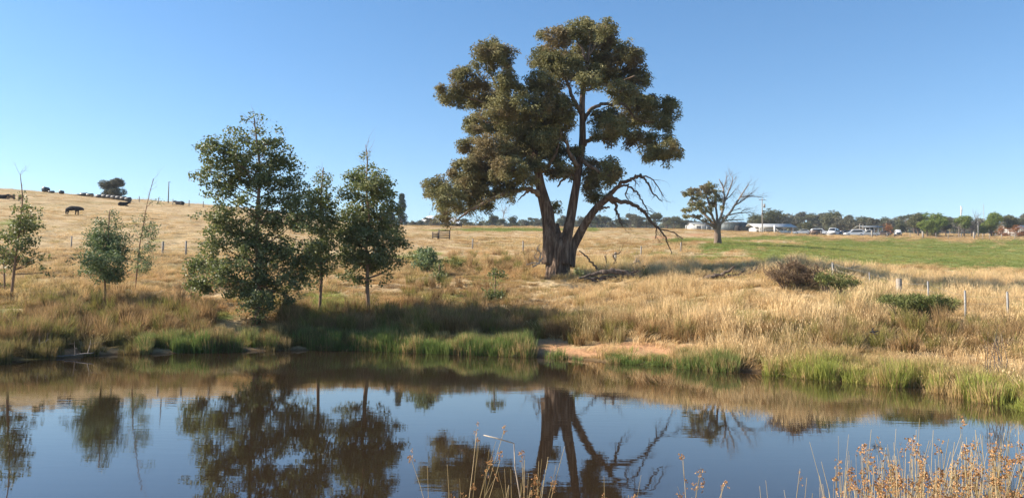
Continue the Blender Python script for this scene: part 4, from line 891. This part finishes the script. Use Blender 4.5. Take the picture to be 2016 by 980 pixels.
put('C1', 790, 385, 240, 'tall narrow dark conifer on the skyline right of the young trees', wide=1.15); put('C1', 770, 410, 250, 'lower dark conifer half hidden behind the rounded young tree', wide=1.3)
put('H1', 222, 347, 158, 'lone dark bushy tree on the left hilltop', wide=1.08, sink=.5)
# far wood
mb = MB(); r = np.random.default_rng(5)
uu = np.concatenate([r.uniform(960, 1400, 130), r.uniform(1470, 2100, 230), r.uniform(800, 960, 18)]); C_ = []
for u in uu:
    D = r.uniform(480, 620); p = on_ground(u, D); top = unproj(u, r.uniform(436, 446), D)[2]; h = max(3, top - p[2])
    for _ in range(7): C_.append([p[0] + r.normal(0, h * .25), D + r.normal(0, h * .25), p[2] + h * r.uniform(.25, .85)])
V_, F_, q = leaves(r, np.array(C_), 60, 3.2, 1.5, .7, .1); mb.add(V_, F_, q)
tag(link('far_woodland', mb.mesh('far_woodland'), FARL), 'hazy belt of distant woodland behind the skyline trees', 'woodland', kind='stuff')

# ------------------------------------------------------------------ farm buildings, pole, cars on the right
ROOFW = plain('pale_roof_sheet', (.42, .42, .40), .45, .2, .08); WALLD = plain('dark_green_sheet', (.055, .07, .075), .6, .2, .15); WALLG = plain('grey_sheet', (.40, .40, .38), .6, .1, .1); ROOFD = plain('grey_roof_sheet', (.20, .21, .21), .5, .3, .1)
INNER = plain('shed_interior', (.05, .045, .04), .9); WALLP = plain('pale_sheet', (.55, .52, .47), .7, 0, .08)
def gable(D, u0, u1, depth, hw, hr, name, label, wallm, roofm, overhang=.4, doors=(), rz=0, open_front=False):
    a = on_ground(u0, D); b_ = on_ground(u1, D); c = (a + b_) / 2; c[2] = min(a[2], b_[2]) - .1; w_ = np.linalg.norm((b_ - a)[:2])
    T = thing(name, label, 'shed', c, rz=rz); h = hw
    mb = MB()
    if open_front:
        mb.box((0, depth, h / 2), (w_, .1, h)); mb.box((-w_ / 2 + .05, depth / 2 + .06, h / 2), (.1, depth - .14, h)); mb.box((-w_ * .25, .0, h * .72), (w_ * .48, .08, h * .52))
        link('wall', mb.mesh('shed_walls'), wallm, T); 
        for k in range(5):
            pb = MB(); pb.box((-w_ / 2 + .15 + (w_ - .3) * k / 4, -.12, h / 2), (.18, .14, h)); link('post', pb.mesh('shed_post'), WHITEP, T)
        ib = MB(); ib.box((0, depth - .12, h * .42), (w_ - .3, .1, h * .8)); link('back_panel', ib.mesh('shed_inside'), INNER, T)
    else:
        mb.box((0, depth / 2, h / 2), (w_, depth, h)); V_ = np.array([[-w_/2, 0, h], [w_/2, 0, h], [w_/2, depth, h], [-w_/2, depth, h], [-w_/2, depth/2, hr], [w_/2, depth/2, hr]])
        mb.add(V_, np.array([[0, 3, 4], [1, 5, 2]])); 
        for k in range(int(w_ / .9)): mb.box((-w_ / 2 + .45 + k * .9, -.03, h / 2), (.06, .05, h - .05))
        link('wall', mb.mesh('shed_walls'), wallm, T)
        for (du, dw, dh) in doors:
            db = MB(); db.box((du * w_, -.1, dh / 2), (dw, .06, dh)); link('door', db.mesh('shed_door'), INNER, T)
    rb = MB(); o_ = overhang
    hr0 = h - .05; sl = (hr - h) / (depth / 2)
    for sgn, y0, y1 in ((1, -o_, depth / 2), (-1, depth / 2, depth + o_)):
        z0 = h - o_ * sl if sgn == 1 else hr; z1 = hr if sgn == 1 else h - o_ * sl
        V_ = np.array([[x_, y_, z_ + dz] for dz in (.03, .13) for (y_, z_) in ((y0, z0), (y1, z1)) for x_ in (-w_ / 2 - o_, w_ / 2 + o_)])
        rb.add(V_, np.array([[0, 1, 3, 2], [4, 6, 7, 5], [0, 4, 5, 1], [2, 3, 7, 6], [0, 2, 6, 4], [1, 5, 7, 3]]))
    link('roof', rb.mesh('shed_roof'), roofm, T); return T
gable(232, 1425, 1472, 9, 2.9, 3.6, 'machinery_shed', 'dark green steel shed behind the half dead tree', WALLD, ROOFD, .15, ((.1, 2.4, 2.2),))
gable(240, 1364, 1404, 8, 2.2, 3.0, 'grey_shed', 'grey shed seen through the left branches of the half dead tree', WALLG, ROOFD, .3, ((-.2, 1.8, 1.7), (.25, 1.6, 1.7)))
gable(225, 1488, 1562, 9, 2.3, 3.5, 'open_shed', 'long open fronted shed with a pale roof beside the power pole', WALLP, ROOFW, .9, (), 0, True)
gable(212, 1703, 1738, 7, 2.5, 3.1, 'carport', 'low dark roofed carport behind the white cars', INNER, ROOFD, .5, (), 0, True)
gable(215, 1998, 2040, 9, 2.2, 3.6, 'farm_house', 'grey roofed house behind the orange shrubs at the right edge', WALLG, ROOFD, .4, ((-.1, 1.5, 1.6),))
def rails(name, u0, u1, D, h, n, nr, label, mt, cat='fence', pw=.12):
    a = on_ground(u0, D); b_ = on_ground(u1, D); c = a.copy(); T = thing(name, label, cat, c); 
    for k in range(n):
        p = a + (b_ - a) * k / (n - 1); p[2] = float(ground(p[0], p[1])); mb = MB(); mb.box((p[0], p[1], p[2] + h / 2), (pw, pw, h + .2)); link('post', mb.mesh('rail_post', False, c), mt, T)
    for k in range(nr):
        zr = h * (k + 1) / (nr + .15); mb = MB(); mb.tube(np.array([a + [0, -.1, zr], b_ + [0, -.1, zr]]), np.array([.06, .06]), 6); link('rail', mb.mesh('rail', False, c), mt, T)
    return T
rails('rail_fence', 1350, 1402, 215, 1.15, 6, 2, 'white rail fence left of the half dead tree trunk', WHITEP)
rails('cattle_ramp', 1495, 1503, 205, 1.5, 3, 4, 'white slatted ramp rails at the foot of the power pole', WHITEP, 'ramp')
# strut post
p = on_ground(1525, 203); mb = MB(); mb.box((0, 0, 1.0), (.32, .32, 2.3)).tube(np.array([[.1, 0, 1.4], [2.1, 0, 0]]), np.array([.09, .09]), 6)
tag(link('strainer_post', mb.mesh('strainer'), WHITEP, None, p), 'white strainer post with a slanting brace in front of the open shed', 'post')
mb = MB(); mb.box((-.45, 0, 1.6), (.13, .13, 3.6)).box((.45, 0, 1.6), (.13, .13, 3.6)).box((0, 0, 3.35), (1.03, .13, .13))
tag(link('gate_frame', mb.mesh('gate_frame'), POSTM, None, on_ground(1696, 200)), 'tall pale rectangular frame standing between the parked cars', 'frame')
# poles
def pole(u, D, vtop, name, label, wires=True, mt=None, r0=.16):
    p = on_ground(u, D); h = unproj(u, vtop, D)[2] - p[2]; T = thing(name, label, 'pole', p); mb = MB(); mb.tube(np.array([[0, 0, -.3], [0, 0, h * .5], [.0, 0, h]]), np.array([r0, r0 * .85, r0 * .65]), 10); link('shaft', mb.mesh('pole_shaft', True), mt or POSTM, T)
    if wires:
        mb = MB(); mb.box((0, -.2, h - .5), (1.9, .1, .12)); link('crossarm', mb.mesh('crossarm'), DARKW, T)
        for k in (-.85, 0, .85):
            mb = MB(); mb.tube(np.array([[k, -.2, h - .44], [k, -.2, h - .22]]), np.array([.05, .035]), 6); link('insulator', mb.mesh('insulator'), WHITEP, T)
        mb = MB(); mb.tube(np.array([[.55, -.1, h - 2.6], [.55, -.1, h - 1.6]]), np.array([.28, .28]), 10); mb.box((.28, -.1, h - 1.9), (.35, .08, .08)); link('transformer', mb.mesh('transformer'), STEEL, T)
        mb = MB(); mb.box((0, -.3, h * .55), (.35, .25, .5)); link('meter_box', mb.mesh('meter_box'), DARKW, T)
    return T
pole(1501, 206, 390, 'power_pole', 'pale power pole with crossarm and transformer beside the open shed'); 
POLED = plain('pole_timber', (.16, .14, .12), .9)
T = pole(331, 145, 358, 'utility_pole', 'lone thin dark pole on the left skyline', False, POLED, .11); mb = MB(); h = unproj(331, 358, 145)[2] - T.location[2]; mb.box((.12, 0, h - .05), (.45, .08, .07)); link('cap_arm', mb.mesh('cap_arm'), POLED, T)
T = pole(1893, 207, 405, 'flagpole', 'white flagpole with a furled flag among the garden trees', False, WHITEP, .10)
mb = MB(); h = unproj(1893, 405, 207)[2] - T.location[2]; mb.tube(smoothline(np.array([[.16, 0, h - .2], [.2, .05, h - 1.2], [.17, 0, h - 2.4]]), 8), np.array([.08, .16, .2, .2, .18, .17, .13, .05]), 6); link('flag', mb.mesh('furled_flag', True), WHITEP, T)
pole(1938, 209, 402, 'mast', 'thin grey mast rising behind the round green garden tree', False, STEEL, .08); pole(1926, 204, 436, 'lamp_mast', 'short pale blue steel mast left of the round green garden tree', False, STEEL, .16)

# cars
GLASS = plain('car_glass', (.02, .025, .03), .08, 0, .1); RUB = plain('tyre_rubber', (.02, .02, .02), .8); RIM = plain('wheel_rim', (.45, .45, .46), .35, .8); LAMP = plain('head_lamp', (.7, .7, .68), .15); TAIL = plain('tail_lamp', (.35, .02, .02), .3); BUMP_ = plain('bumper_plastic', (.05, .05, .05), .6)
PAINT = {k: plain('car_paint_' + k, c, .25, .1, .03) for k, c in (('white', (.78, .78, .77)), ('silver', (.50, .52, .54)), ('navy', (.03, .04, .09)), ('brown', (.13, .09, .07)), ('cream', (.72, .68, .60)))}
def car(kind, paint, label, u, D, heading, name='parked_car', cat='car'):
    p = on_ground(u, D); T = thing(name, label, cat, p, 'vehicles parked beyond the green paddock', heading)
    if kind == 'wagon': prof = [(-2.35,.45),(-2.38,.95),(-2.2,1.1),(-2.05,1.72),(-1.7,1.80),(.35,1.80),(.65,1.7),(1.15,1.15),(2.15,1.02),(2.38,.85),(2.4,.45)]; gl = [(-1.95,1.15),(-1.85,1.66),(.3,1.68),(.95,1.15)]
    elif kind == 'sedan': prof = [(-2.3,.45),(-2.3,.95),(-1.7,1.02),(-1.15,1.42),(.15,1.44),(.95,1.0),(2.1,.86),(2.3,.7),(2.3,.4)]; gl = [(-1.5,1.02),(-1.1,1.36),(.1,1.38),(.75,1.02)]
    elif kind == 'ute': prof = [(-2.6,.5),(-2.6,1.05),(-.75,1.05),(-.7,1.68),(-.5,1.76),(.5,1.76),(.8,1.65),(1.25,1.12),(2.3,1.02),(2.5,.85),(2.5,.45)]; gl = [(-.6,1.15),(-.55,1.64),(.5,1.66),(1.1,1.15)]
    elif kind == 'van': prof = [(-2.4,.45),(-2.42,1.0),(-2.35,1.95),(-2.1,2.05),(.9,2.05),(1.25,1.95),(1.95,1.2),(2.3,1.05),(2.4,.8),(2.4,.4)]; gl = [(-2.1,1.2),(-2.1,1.8),(.95,1.82),(1.5,1.2)]
    else: prof = [(-3.2,.7),(-3.2,2.5),(.5,2.5),(.6,2.3),(1.3,2.3),(1.9,1.5),(2.1,1.3),(2.2,.6)]; gl = [(.75,1.5),(.75,2.15),(1.2,2.15),(1.75,1.5)]
    W_ = .93 if kind != 'truck' else 1.1; prof = np.array(prof); n = len(prof); V_ = []
    for yy, k in ((-W_, 0), (-W_ * .96, 1), (W_ * .96, 1), (W_, 0)):
        for (a, z) in prof:
            tap = 1 - max(0, z - 1.0) * .16; ins = .97 if k == 0 else 1.0
            V_.append([a * ins, yy * tap, z if k else (z - .6) * .95 + .6])
    V_ = np.array(V_); Fs = []; i = np.arange(n)
    for s in range(3):
        j = (i + 1) % n; Fs.append(np.stack([s * n + i, s * n + j, (s + 1) * n + j, (s + 1) * n + i], 1))
    mb = MB(); mb.add(V_, np.concatenate(Fs)); mb.add(V_[:n], i[::-1][None].copy()); mb.add(V_[3 * n:], i[None].copy()); link('body', mb.mesh('car_body'), PAINT[paint], T)
    for sy in (-1, 1):
        V2 = [[a, sy * (W_ * (1 - max(0, z - 1.0) * .16) + .012), z] for a, z in gl]; V3 = [[a, q[1] - sy * .03, z] for (a, z), q in zip(gl, V2)]; V2 = np.array(V2 + V3)
        mb = MB(); mb.add(V2, np.array([[0, 1, 2, 3], [4, 7, 6, 5], [0, 4, 5, 1], [1, 5, 6, 2], [2, 6, 7, 3], [3, 7, 4, 0]])); link('side_window', mb.mesh('car_window'), GLASS, T)
    # windscreen and rear screen
    k = int(np.argmax(prof[:, 0] * 0 + (prof[:, 1] > 1.25) * prof[:, 0] + (prof[:, 1] <= 1.25) * -9)); a0, a1 = prof[k], prof[k + 1]
    for nm, A, B, out in (('windscreen', a0, a1, .02),):
        w1 = W_ * .82 * (1 - max(0, A[1] - 1) * .16); w2 = W_ * .86; V2 = np.array([[A[0] + .03 + out, -w1, A[1] - .03], [A[0] + .03 + out, w1, A[1] - .03], [B[0] - .02 + out, w2, B[1] + .06], [B[0] - .02 + out, -w2, B[1] + .06]]); V3 = V2 - [.03, 0, .03]
        mb = MB(); mb.add(np.concatenate([V2, V3]), np.array([[0, 1, 2, 3], [4, 7, 6, 5], [0, 4, 5, 1], [1, 5, 6, 2], [2, 6, 7, 3], [3, 7, 4, 0]])); link(nm, mb.mesh('windscreen'), GLASS, T)
    fx = prof[:, 0].max(); bx_ = prof[:, 0].min()
    for sy in (-1, 1):
        mb = MB(); mb.box((fx - .02, sy * W_ * .74, .78), (.12, .34, .16)); link('headlight', mb.mesh('headlight'), LAMP, T)
        mb = MB(); mb.box((bx_ + .02, sy * W_ * .82, .95), (.1, .18, .36)); link('tail_light', mb.mesh('tail_light'), TAIL, T)
        for wx_ in (fx - .85, bx_ + .85):
            rr_ = .36 if kind != 'truck' else .45; cy = sy * (W_ - .08); mb = MB(); mb.tube(np.array([[wx_, cy - .12, rr_], [wx_, cy + .12, rr_]]), np.array([rr_, rr_]), 18); wh = link('wheel', mb.mesh('tyre', True), RUB, T)
            mb = MB(); mb.tube(np.array([[wx_, cy + sy * .10, rr_], [wx_, cy + sy * .135, rr_]]), np.array([rr_ * .6, rr_ * .55]), 12); link('rim', mb.mesh('rim'), RIM, wh)
    mb = MB(); mb.box((fx + .01, 0, .5), (.12, W_ * 1.8, .22)).box((bx_ - .01, 0, .5), (.12, W_ * 1.8, .22)); link('bumper', mb.mesh('bumper'), BUMP_, T)
    return T
car('sedan', 'silver', 'silver sedan, leftmost of the parked vehicles', 1579, 205, R(165)); car('wagon', 'white', 'white wagon behind the small brown trailer', 1613, 204, R(-10))
car('van', 'white', 'white wagon facing the paddock, just left of the navy car', 1641, 203, R(235)); car('sedan', 'navy', 'navy blue car between two white vehicles', 1660, 206, R(200))
car('wagon', 'white', 'largest white four wheel drive beside the tall frame', 1681, 196, R(172)); car('ute', 'cream', 'cream pickup in front of the carport', 1710, 200, R(175))
car('sedan', 'brown', 'dark car parked under the carport roof', 1735, 208, R(160)); car('truck', 'white', 'boxy white truck at the right end of the parked vehicles', 1768, 214, R(250), 'small_truck', 'truck').scale = (.72, .72, .72)
car('sedan', 'white', 'white car parked inside the open fronted shed', 1541, 230, R(20))
mb = MB(); mb.box((0, 0, .85), (2.6, 1.5, .7)); mb.box((0, 0, 1.25), (2.64, 1.54, .06)); T = thing('box_trailer', 'small brown box trailer in front of the white wagon', 'trailer', on_ground(1606, 199)); link('tray', mb.mesh('trailer_tray'), PAINT['brown'], T)
for sy in (-1, 1):
    mb = MB(); mb.tube(np.array([[0, sy * .82 - .1, .33], [0, sy * .82 + .1, .33]]), np.array([.33, .33]), 16); link('wheel', mb.mesh('trailer_wheel', True), RUB, T)
mb = MB(); mb.tube(np.array([[1.3, 0, .55], [2.4, 0, .5]]), np.array([.05, .05]), 6); link('drawbar', mb.mesh('drawbar'), STEEL, T)
# troughs/boxes by the fence
mb = MB(); mb.box((0, 0, .25), (1.3, .6, .5)).box((0, 0, .52), (1.38, .68, .06)); tag(link('water_trough', mb.mesh('trough'), WALLP, None, on_ground(1634, 194)), 'pale low trough at the fence in front of the white wagons', 'trough')

# ------------------------------------------------------------------ cattle
BLACK = plain('black_hide', (.010, .008, .007), .95, 0, .25, 5)
def animal(name, label, edges, pos, rad, loc, rz, s=1.0, group=None, cat='cow', mat=None):
    me = bpy.data.meshes.new(name); me.from_pydata([tuple(q) for q in pos], edges, []); me.update()
    ob = link(name, me, mat or BLACK, None, loc); ob.rotation_euler = (0, 0, rz); ob.scale = (s, s, s)
    md = ob.modifiers.new('skin', 'SKIN'); 
    for k, q in enumerate(me.skin_vertices[0].data): q.radius = rad[k] if np.ndim(rad[k]) else (rad[k], rad[k]); q.use_root = (k == 0)
    md.use_smooth_shade = True
    sb = ob.modifiers.new('sub', 'SUBSURF'); sb.levels = 2; sb.render_levels = 2
    return tag(ob, label, cat, group)
# x forwards
cp = [(0,0,1.02),(-.45,0,1.05),(-.85,0,1.08),(.42,0,1.03),(.78,0,1.08),(1.1,0,1.05),(1.38,0,1.02),(1.6,0,.93),(1.78,0,.82),
      (-.85,.22,.85),(-.92,.24,.55),(-.98,.24,.42),(-.94,.24,.06),(-.85,-.22,.85),(-.80,-.24,.55),(-.88,-.24,.42),(-.84,-.24,.06),
      (.68,.2,.8),(.70,.2,.42),(.70,.2,.06),(.68,-.2,.8),(.62,-.2,.42),(.58,-.2,.06),(-1.05,0,1.12),(-1.15,0,.85),(-1.17,0,.4),(1.42,.24,1.08),(1.42,-.24,1.08),(.05,0,.85)]
ce = [(0,1),(1,2),(0,3),(3,4),(4,5),(5,6),(6,7),(7,8),(2,9),(9,10),(10,11),(11,12),(2,13),(13,14),(14,15),(15,16),(4,17),(17,18),(18,19),(4,20),(20,21),(21,22),(2,23),(23,24),(24,25),(6,26),(6,27),(0,28)]
cr_ = [(.36,.44),(.36,.42),(.32,.35),(.36,.42),(.32,.38),(.23,.30),(.18,.21),(.13,.15),(.10,.10),.17,.10,.08,.07,.17,.10,.08,.07,.14,.08,.07,.14,.08,.07,.06,.035,.05,.05,.05,.38]
p = on_ground(143, 99)
animal('cow', 'black cow standing side on with its head to the right on the left hillside', ce, [(a, b, c * .92) for a, b, c in cp], cr_, p, R(-8), .90)
def lying(u, D, label, s=1.0, rz=0):
    lp = [(0,0,.36),(-.5,0,.38),(-.85,0,.34),(.45,0,.40),(.8,0,.5),(1.05,0,.72),(1.3,0,.72),(1.5,0,.62),(-.5,.42,.12),(-.1,.5,.1),(.6,.35,.12),(.95,.4,.08),(1.1,.2,.82),(1.1,-.2,.82)]
    le = [(0,1),(1,2),(0,3),(3,4),(4,5),(5,6),(6,7),(1,8),(8,9),(3,10),(10,11),(5,12),(5,13)]
    lr = [(.42,.36),(.40,.35),(.28,.26),(.36,.34),(.26,.26),.17,.14,.10,.13,.08,.1,.07,.05,.05]
    return animal('cow', label, le, lp, lr, on_ground(u, D), rz, s)
lying(355, 142, 'black cow lying on the skyline between the lone pole and the young trees', 1.0, R(170)); lying(241, 128, 'dark red brown cow lying in front of the long bale row', .9, R(10))
lying(4, 128, 'black cow lying at the left edge of the hillside', .9, 0)
lying(873, 186, 'black cow lying on the middle skyline above the timber panels', 1.2, R(0)); lying(903, 186, 'smaller black cow lying on the middle skyline right of the first', 1.05, R(180))
# silage bales
WRAP = plain('black_wrap', (.02, .02, .024), .35, 0, .2, 3); WRAPG = plain('faded_wrap', (.045, .04, .042), .6, 0, .35, 2)
def bale(u, D, r_, L, label, rz, mt, group=None):
    p = on_ground(u, D); n = 24; pr = [(0, .0), (0, r_ * .93), (L * .03, r_ * .99), (L * .5, r_), (L * .97, r_ * .99), (L, r_ * .93), (L, .0)]
    V_ = np.array([[a - L / 2, math.cos(k / n * 6.2832) * q, math.sin(k / n * 6.2832) * q * .96 + r_ * .93] for a, q in pr for k in range(n)]); m_ = len(pr)
    i = np.arange(m_ - 1)[:, None] * n; j = np.arange(n)[None]; jn = (j + 1) % n
    mb = MB(); mb.add(V_, np.stack([i + j, i + jn, i + n + jn, i + n + j], -1).reshape(-1, 4))
    o = link('silage_bale', mb.mesh('bale', True), mt, None, p); o.rotation_euler = (0, 0, rz); return tag(o, label, 'bale', group)
bale(90, 152, .55, 1.1, 'round black bale, the largest and leftmost on the hilltop', R(80), WRAP); bale(121, 150, .38, .7, 'smaller round black bale on the hilltop', R(80), WRAP)
bale(101, 150, .25, 1.1, 'low flat black bale touching the largest round one', R(-5), WRAP); bale(165, 150, .36, 1.3, 'black bale at the left end of the long row on the hilltop', R(-5), WRAP); bale(177, 149, .36, 1.2, 'second black bale in the long hilltop row', R(-5), WRAP)
bale(196, 147, .36, 1.2, 'third black bale of the hilltop row, just under the lone tree', R(-5), WRAP)
for k in range(6): bale(206 + k * 9.2, 146 - k * .8, .42, .97, ORD[k] + ' faded grey bale, counting right from under the lone hilltop tree', R(-8), WRAPG, 'faded grey bales in the hilltop row')
bale(222 - 60, 152, .2, 2.2, 'thin dark bale remnant lying left of the black bales', R(-4), WRAP)
bush(125, [(18,389,5,3),(28,388,6,3.5),(38,390,5,3)], 'grey scrub on the left hillside beside the lying cow', BROWNL, 220, DEAD, 26, 9, (.3, .08), 'hill_scrub')

# ------------------------------------------------------------------ bird over the bank
pb = unproj(1720, 653, 17.0)
bp = [(0,0,0),(.05,0,.005),(.085,0,.008),(-.05,0,0),(-.11,.012,-.004),(-.11,-.012,-.004),(.02,.05,.02),(-.01,.10,.02),(-.07,.15,.005),(.02,-.05,.02),(-.01,-.10,.02),(-.07,-.15,.005)]
be = [(0,1),(1,2),(0,3),(3,4),(3,5),(0,6),(6,7),(7,8),(0,9),(9,10),(10,11)]
br = [(.022,.020),(.019,.017),(.010,.010),(.014,.010),.004,.004,(.018,.004),(.014,.003),.004,(.018,.004),(.014,.003),.004]
animal('swallow', 'small black swallow flying low past the bank at the right', be, bp, br, pb, R(165), 1.0, cat='bird').rotation_euler = (R(-35), R(12), R(160))

# ------------------------------------------------------------------ foreground rushes on the near bank
RUSH = leafmat('dry_rush_stalks', [(.1, (.20, .17, .07)), (.5, (.46, .35, .18)), (.9, (.70, .58, .38))], .6, .25, (.4, .3, .1), 6, .3)
SEED = leafmat('rush_seed_heads', [(.1, (.17, .085, .04)), (.5, (.38, .20, .085)), (.9, (.58, .38, .19))], .8, .15, (.4, .25, .1), 14, .1)
def rush_clump(u, D, vtop, n, spread, label, seed, group=None, heads=.55, lean=.12, straight=None):
    r = np.random.default_rng(seed); x0 = (u - CX) / F * D; b0 = np.array([x0, D, float(ground(x0, D))]); s_ = MB(); h_ = MB()
    ztop = unproj(u, vtop, D)[2]
    for k in range(n):
        bx, by = x0 + r.normal(0, spread), D + r.normal(0, spread * .7); bz = float(ground(bx, by)) - .05
        H_ = (ztop - bz) * (r.uniform(.55, 1.0) if k else 1.0); az = r.uniform(0, 6.28); ln = abs(r.normal(0, lean)) * H_; bendv = np.array([math.cos(az) * ln + .10 * H_ * r.uniform(-.3, 1), math.sin(az) * ln, 0])
        tt = np.linspace(0, 1, 8)[:, None]; Q = np.array([bx, by, bz]) + bendv * tt ** 1.6 + np.array([0, 0, 1]) * H_ * tt + r.normal(0, .003, (8, 3))
        if r.uniform() < .10 and k:
            j = r.integers(4, 7); d = np.array([r.normal(0, 1), r.normal(0, .5), -.25]); d /= np.linalg.norm(d)
            for q in range(j + 1, 8): Q[q] = Q[q - 1] + d * H_ / 9
        rad = r.uniform(.0016, .0032); s_.tube(Q, np.linspace(rad, rad * .35, 8), 4, False, rnd=float(r.uniform(0, 1)))
        if r.uniform() < heads:
            for c in range(r.integers(1, 4)):
                f = r.uniform(.72, .97); p = Q[0] + (Q[-1] - Q[0]) * f if c else Q[min(7, int(f * 7.9))]; p = p + r.normal(0, .006, 3)
                C_ = p + r.normal(0, 1, (r.integers(4, 13), 3)) * [.008, .008, .016]; V_, F_, q = leaves(r, C_, 5, .005, .009, .003, -.2); h_.add(V_, F_, q)
                s_.tube(np.array([Q[min(7, int(f * 7))], p]), np.array([.001, .0006]), 3, False)
    T = thing('rush_clump', label, 'rushes', b0, group); link('stalks', s_.mesh('rush_stalks', False, b0), RUSH, T)
    if h_.n: link('seed_heads', h_.mesh('rush_heads', False, b0), SEED, T)
    return T
GR = 'dry rush clumps on the near bank'
rush_clump(975, 3.9, 868, 34, .12, 'dry rush clump beside the pale snapped reed at the bottom centre', 501)
rush_clump(905, 3.9, 838, 5, .08, 'few tall thin rush stalks left of the snapped one', 502); rush_clump(1045, 4.0, 890, 9, .07, 'thin rush stalks in front of the reflection of the gum trunk', 503)
rush_clump(1195, 3.8, 930, 5, .08, 'short sparse rush tips at the bottom edge', 504, heads=.9); rush_clump(1290, 3.8, 945, 5, .10, 'single low rush tuft at the bottom centre right', 505)
rush_clump(1350, 3.8, 900, 6, .07, 'thin upright rush stalks at the bottom right of centre', 506); rush_clump(1430, 3.9, 958, 8, .12, 'low seeded rush tips between the thin stalks and the right mass', 507); rush_clump(1490, 3.9, 915, 5, .08, 'two thin rush spikes before the right mass', 508); rush_clump(1570, 3.8, 945, 8, .12, 'low rush tips at the left end of the right mass', 509)
lb = 'tall dry rush clump with brown seed heads in the mass at the lower right corner'
RM_ = [(1655,3.6,850,16,.08),(1690,3.3,890,60,.10),(1730,3.4,862,34,.09),(1775,3.2,880,70,.10),(1800,3.4,826,30,.07),(1830,3.1,870,80,.10),(1865,3.5,850,60,.10),(1900,3.2,838,60,.11),(1935,3.0,860,90,.11),(1960,3.5,850,44,.12),(1990,3.1,842,95,.11),(2030,3.3,835,60,.12),(1850,2.9,900,100,.14),(1740,3.0,910,80,.12),(1945,2.8,890,60,.14)]
RU = [q[0] for q in RM_]
for k, (u, D, v, n, sp) in enumerate(RM_):
    rush_clump(u, D, v, n, sp, '%s dry rush clump from the left in the seeded mass at the lower right' % ORD[sorted(RU).index(u)], 520 + k, GR)
mb = MB(); a, b_ = unproj(952, 856, 3.9), unproj(1012, 872, 3.9); mb.tube(np.array([a, (a + b_) / 2 + [0, 0, .002], b_]), np.array([.0028, .0035, .0026]), 5).tube(np.array([b_, unproj(1014, 920, 3.9), unproj(1026, 990, 3.9), [float(unproj(1030, 990, 3.9)[0]), 3.9, float(ground(.06, 3.9))]]), np.array([.0026, .003, .003, .003]), 5)
tag(link('snapped_reed', mb.mesh('snapped_reed', False, a), BLEACH, None, a), 'pale reed snapped over sideways above the dry rush clump', 'reed')

# ------------------------------------------------------------------ cloud low on the horizon
r = np.random.default_rng(9); m, t, bs, o = nodes('cloud_white'); bs.inputs['Base Color'].default_value = (.92, .93, .95, 1); bs.inputs['Roughness'].default_value = 1; bs.inputs['Specular IOR Level'].default_value = 0
bs.inputs['Subsurface Weight'].default_value = 0
import bmesh
bm = bmesh.new(); DC = 3600.
for (u, v, rr) in [(838,438,9),(850,434,11),(862,437,9),(872,440,8),(828,442,7),(884,438,8),(895,436,9),(905,441,8),(918,443,6),(846,444,14),(872,447,14),(900,448,12)]:
    c = unproj(u, v, DC + r.uniform(-20, 20)); rad = rr * px(DC); g_ = bmesh.ops.create_icosphere(bm, subdivisions=4, radius=1)
    for q in g_['verts']:
        d = q.co.copy(); k = 1 + .22 * (float(fbm(d.x * 2.2 + u, d.z * 2.2 + d.y * 1.7, 3, 3)) - .5) * 2; q.co = Vector(c) + Vector((d.x * 1.2, d.y * .8, d.z * .85)) * rad * k
me = bpy.data.meshes.new('cloud'); bm.to_mesh(me); bm.free(); me.polygons.foreach_set('use_smooth', np.ones(len(me.polygons), bool))
tag(link('cloud', me, m), 'small white cloud bank low on the horizon', kind='structure')

# ------------------------------------------------------------------ air: one even box of haze, the cloud and the sky stay outside it
m = bpy.data.materials.new('haze_air'); m.use_nodes = True; t = m.node_tree; t.nodes.remove(t.nodes['Principled BSDF']); pv = t.nodes.new('ShaderNodeVolumePrincipled')
pv.inputs['Color'].default_value = (.66, .80, 1, 1); pv.inputs['Density'].default_value = HAZE; pv.inputs['Anisotropy'].default_value = 0; t.links.new(pv.outputs[0], t.nodes['Material Output'].inputs['Volume'])
zb = float(V_TERRAIN_Z0) - 1.5
mb = MB(); mb.box((0, 1400, (zb + 190) / 2), (7600, 3640, 190 - zb)); tag(link('haze', mb.mesh('haze'), m), 'thin bluish haze in the air over the paddocks', kind='stuff')
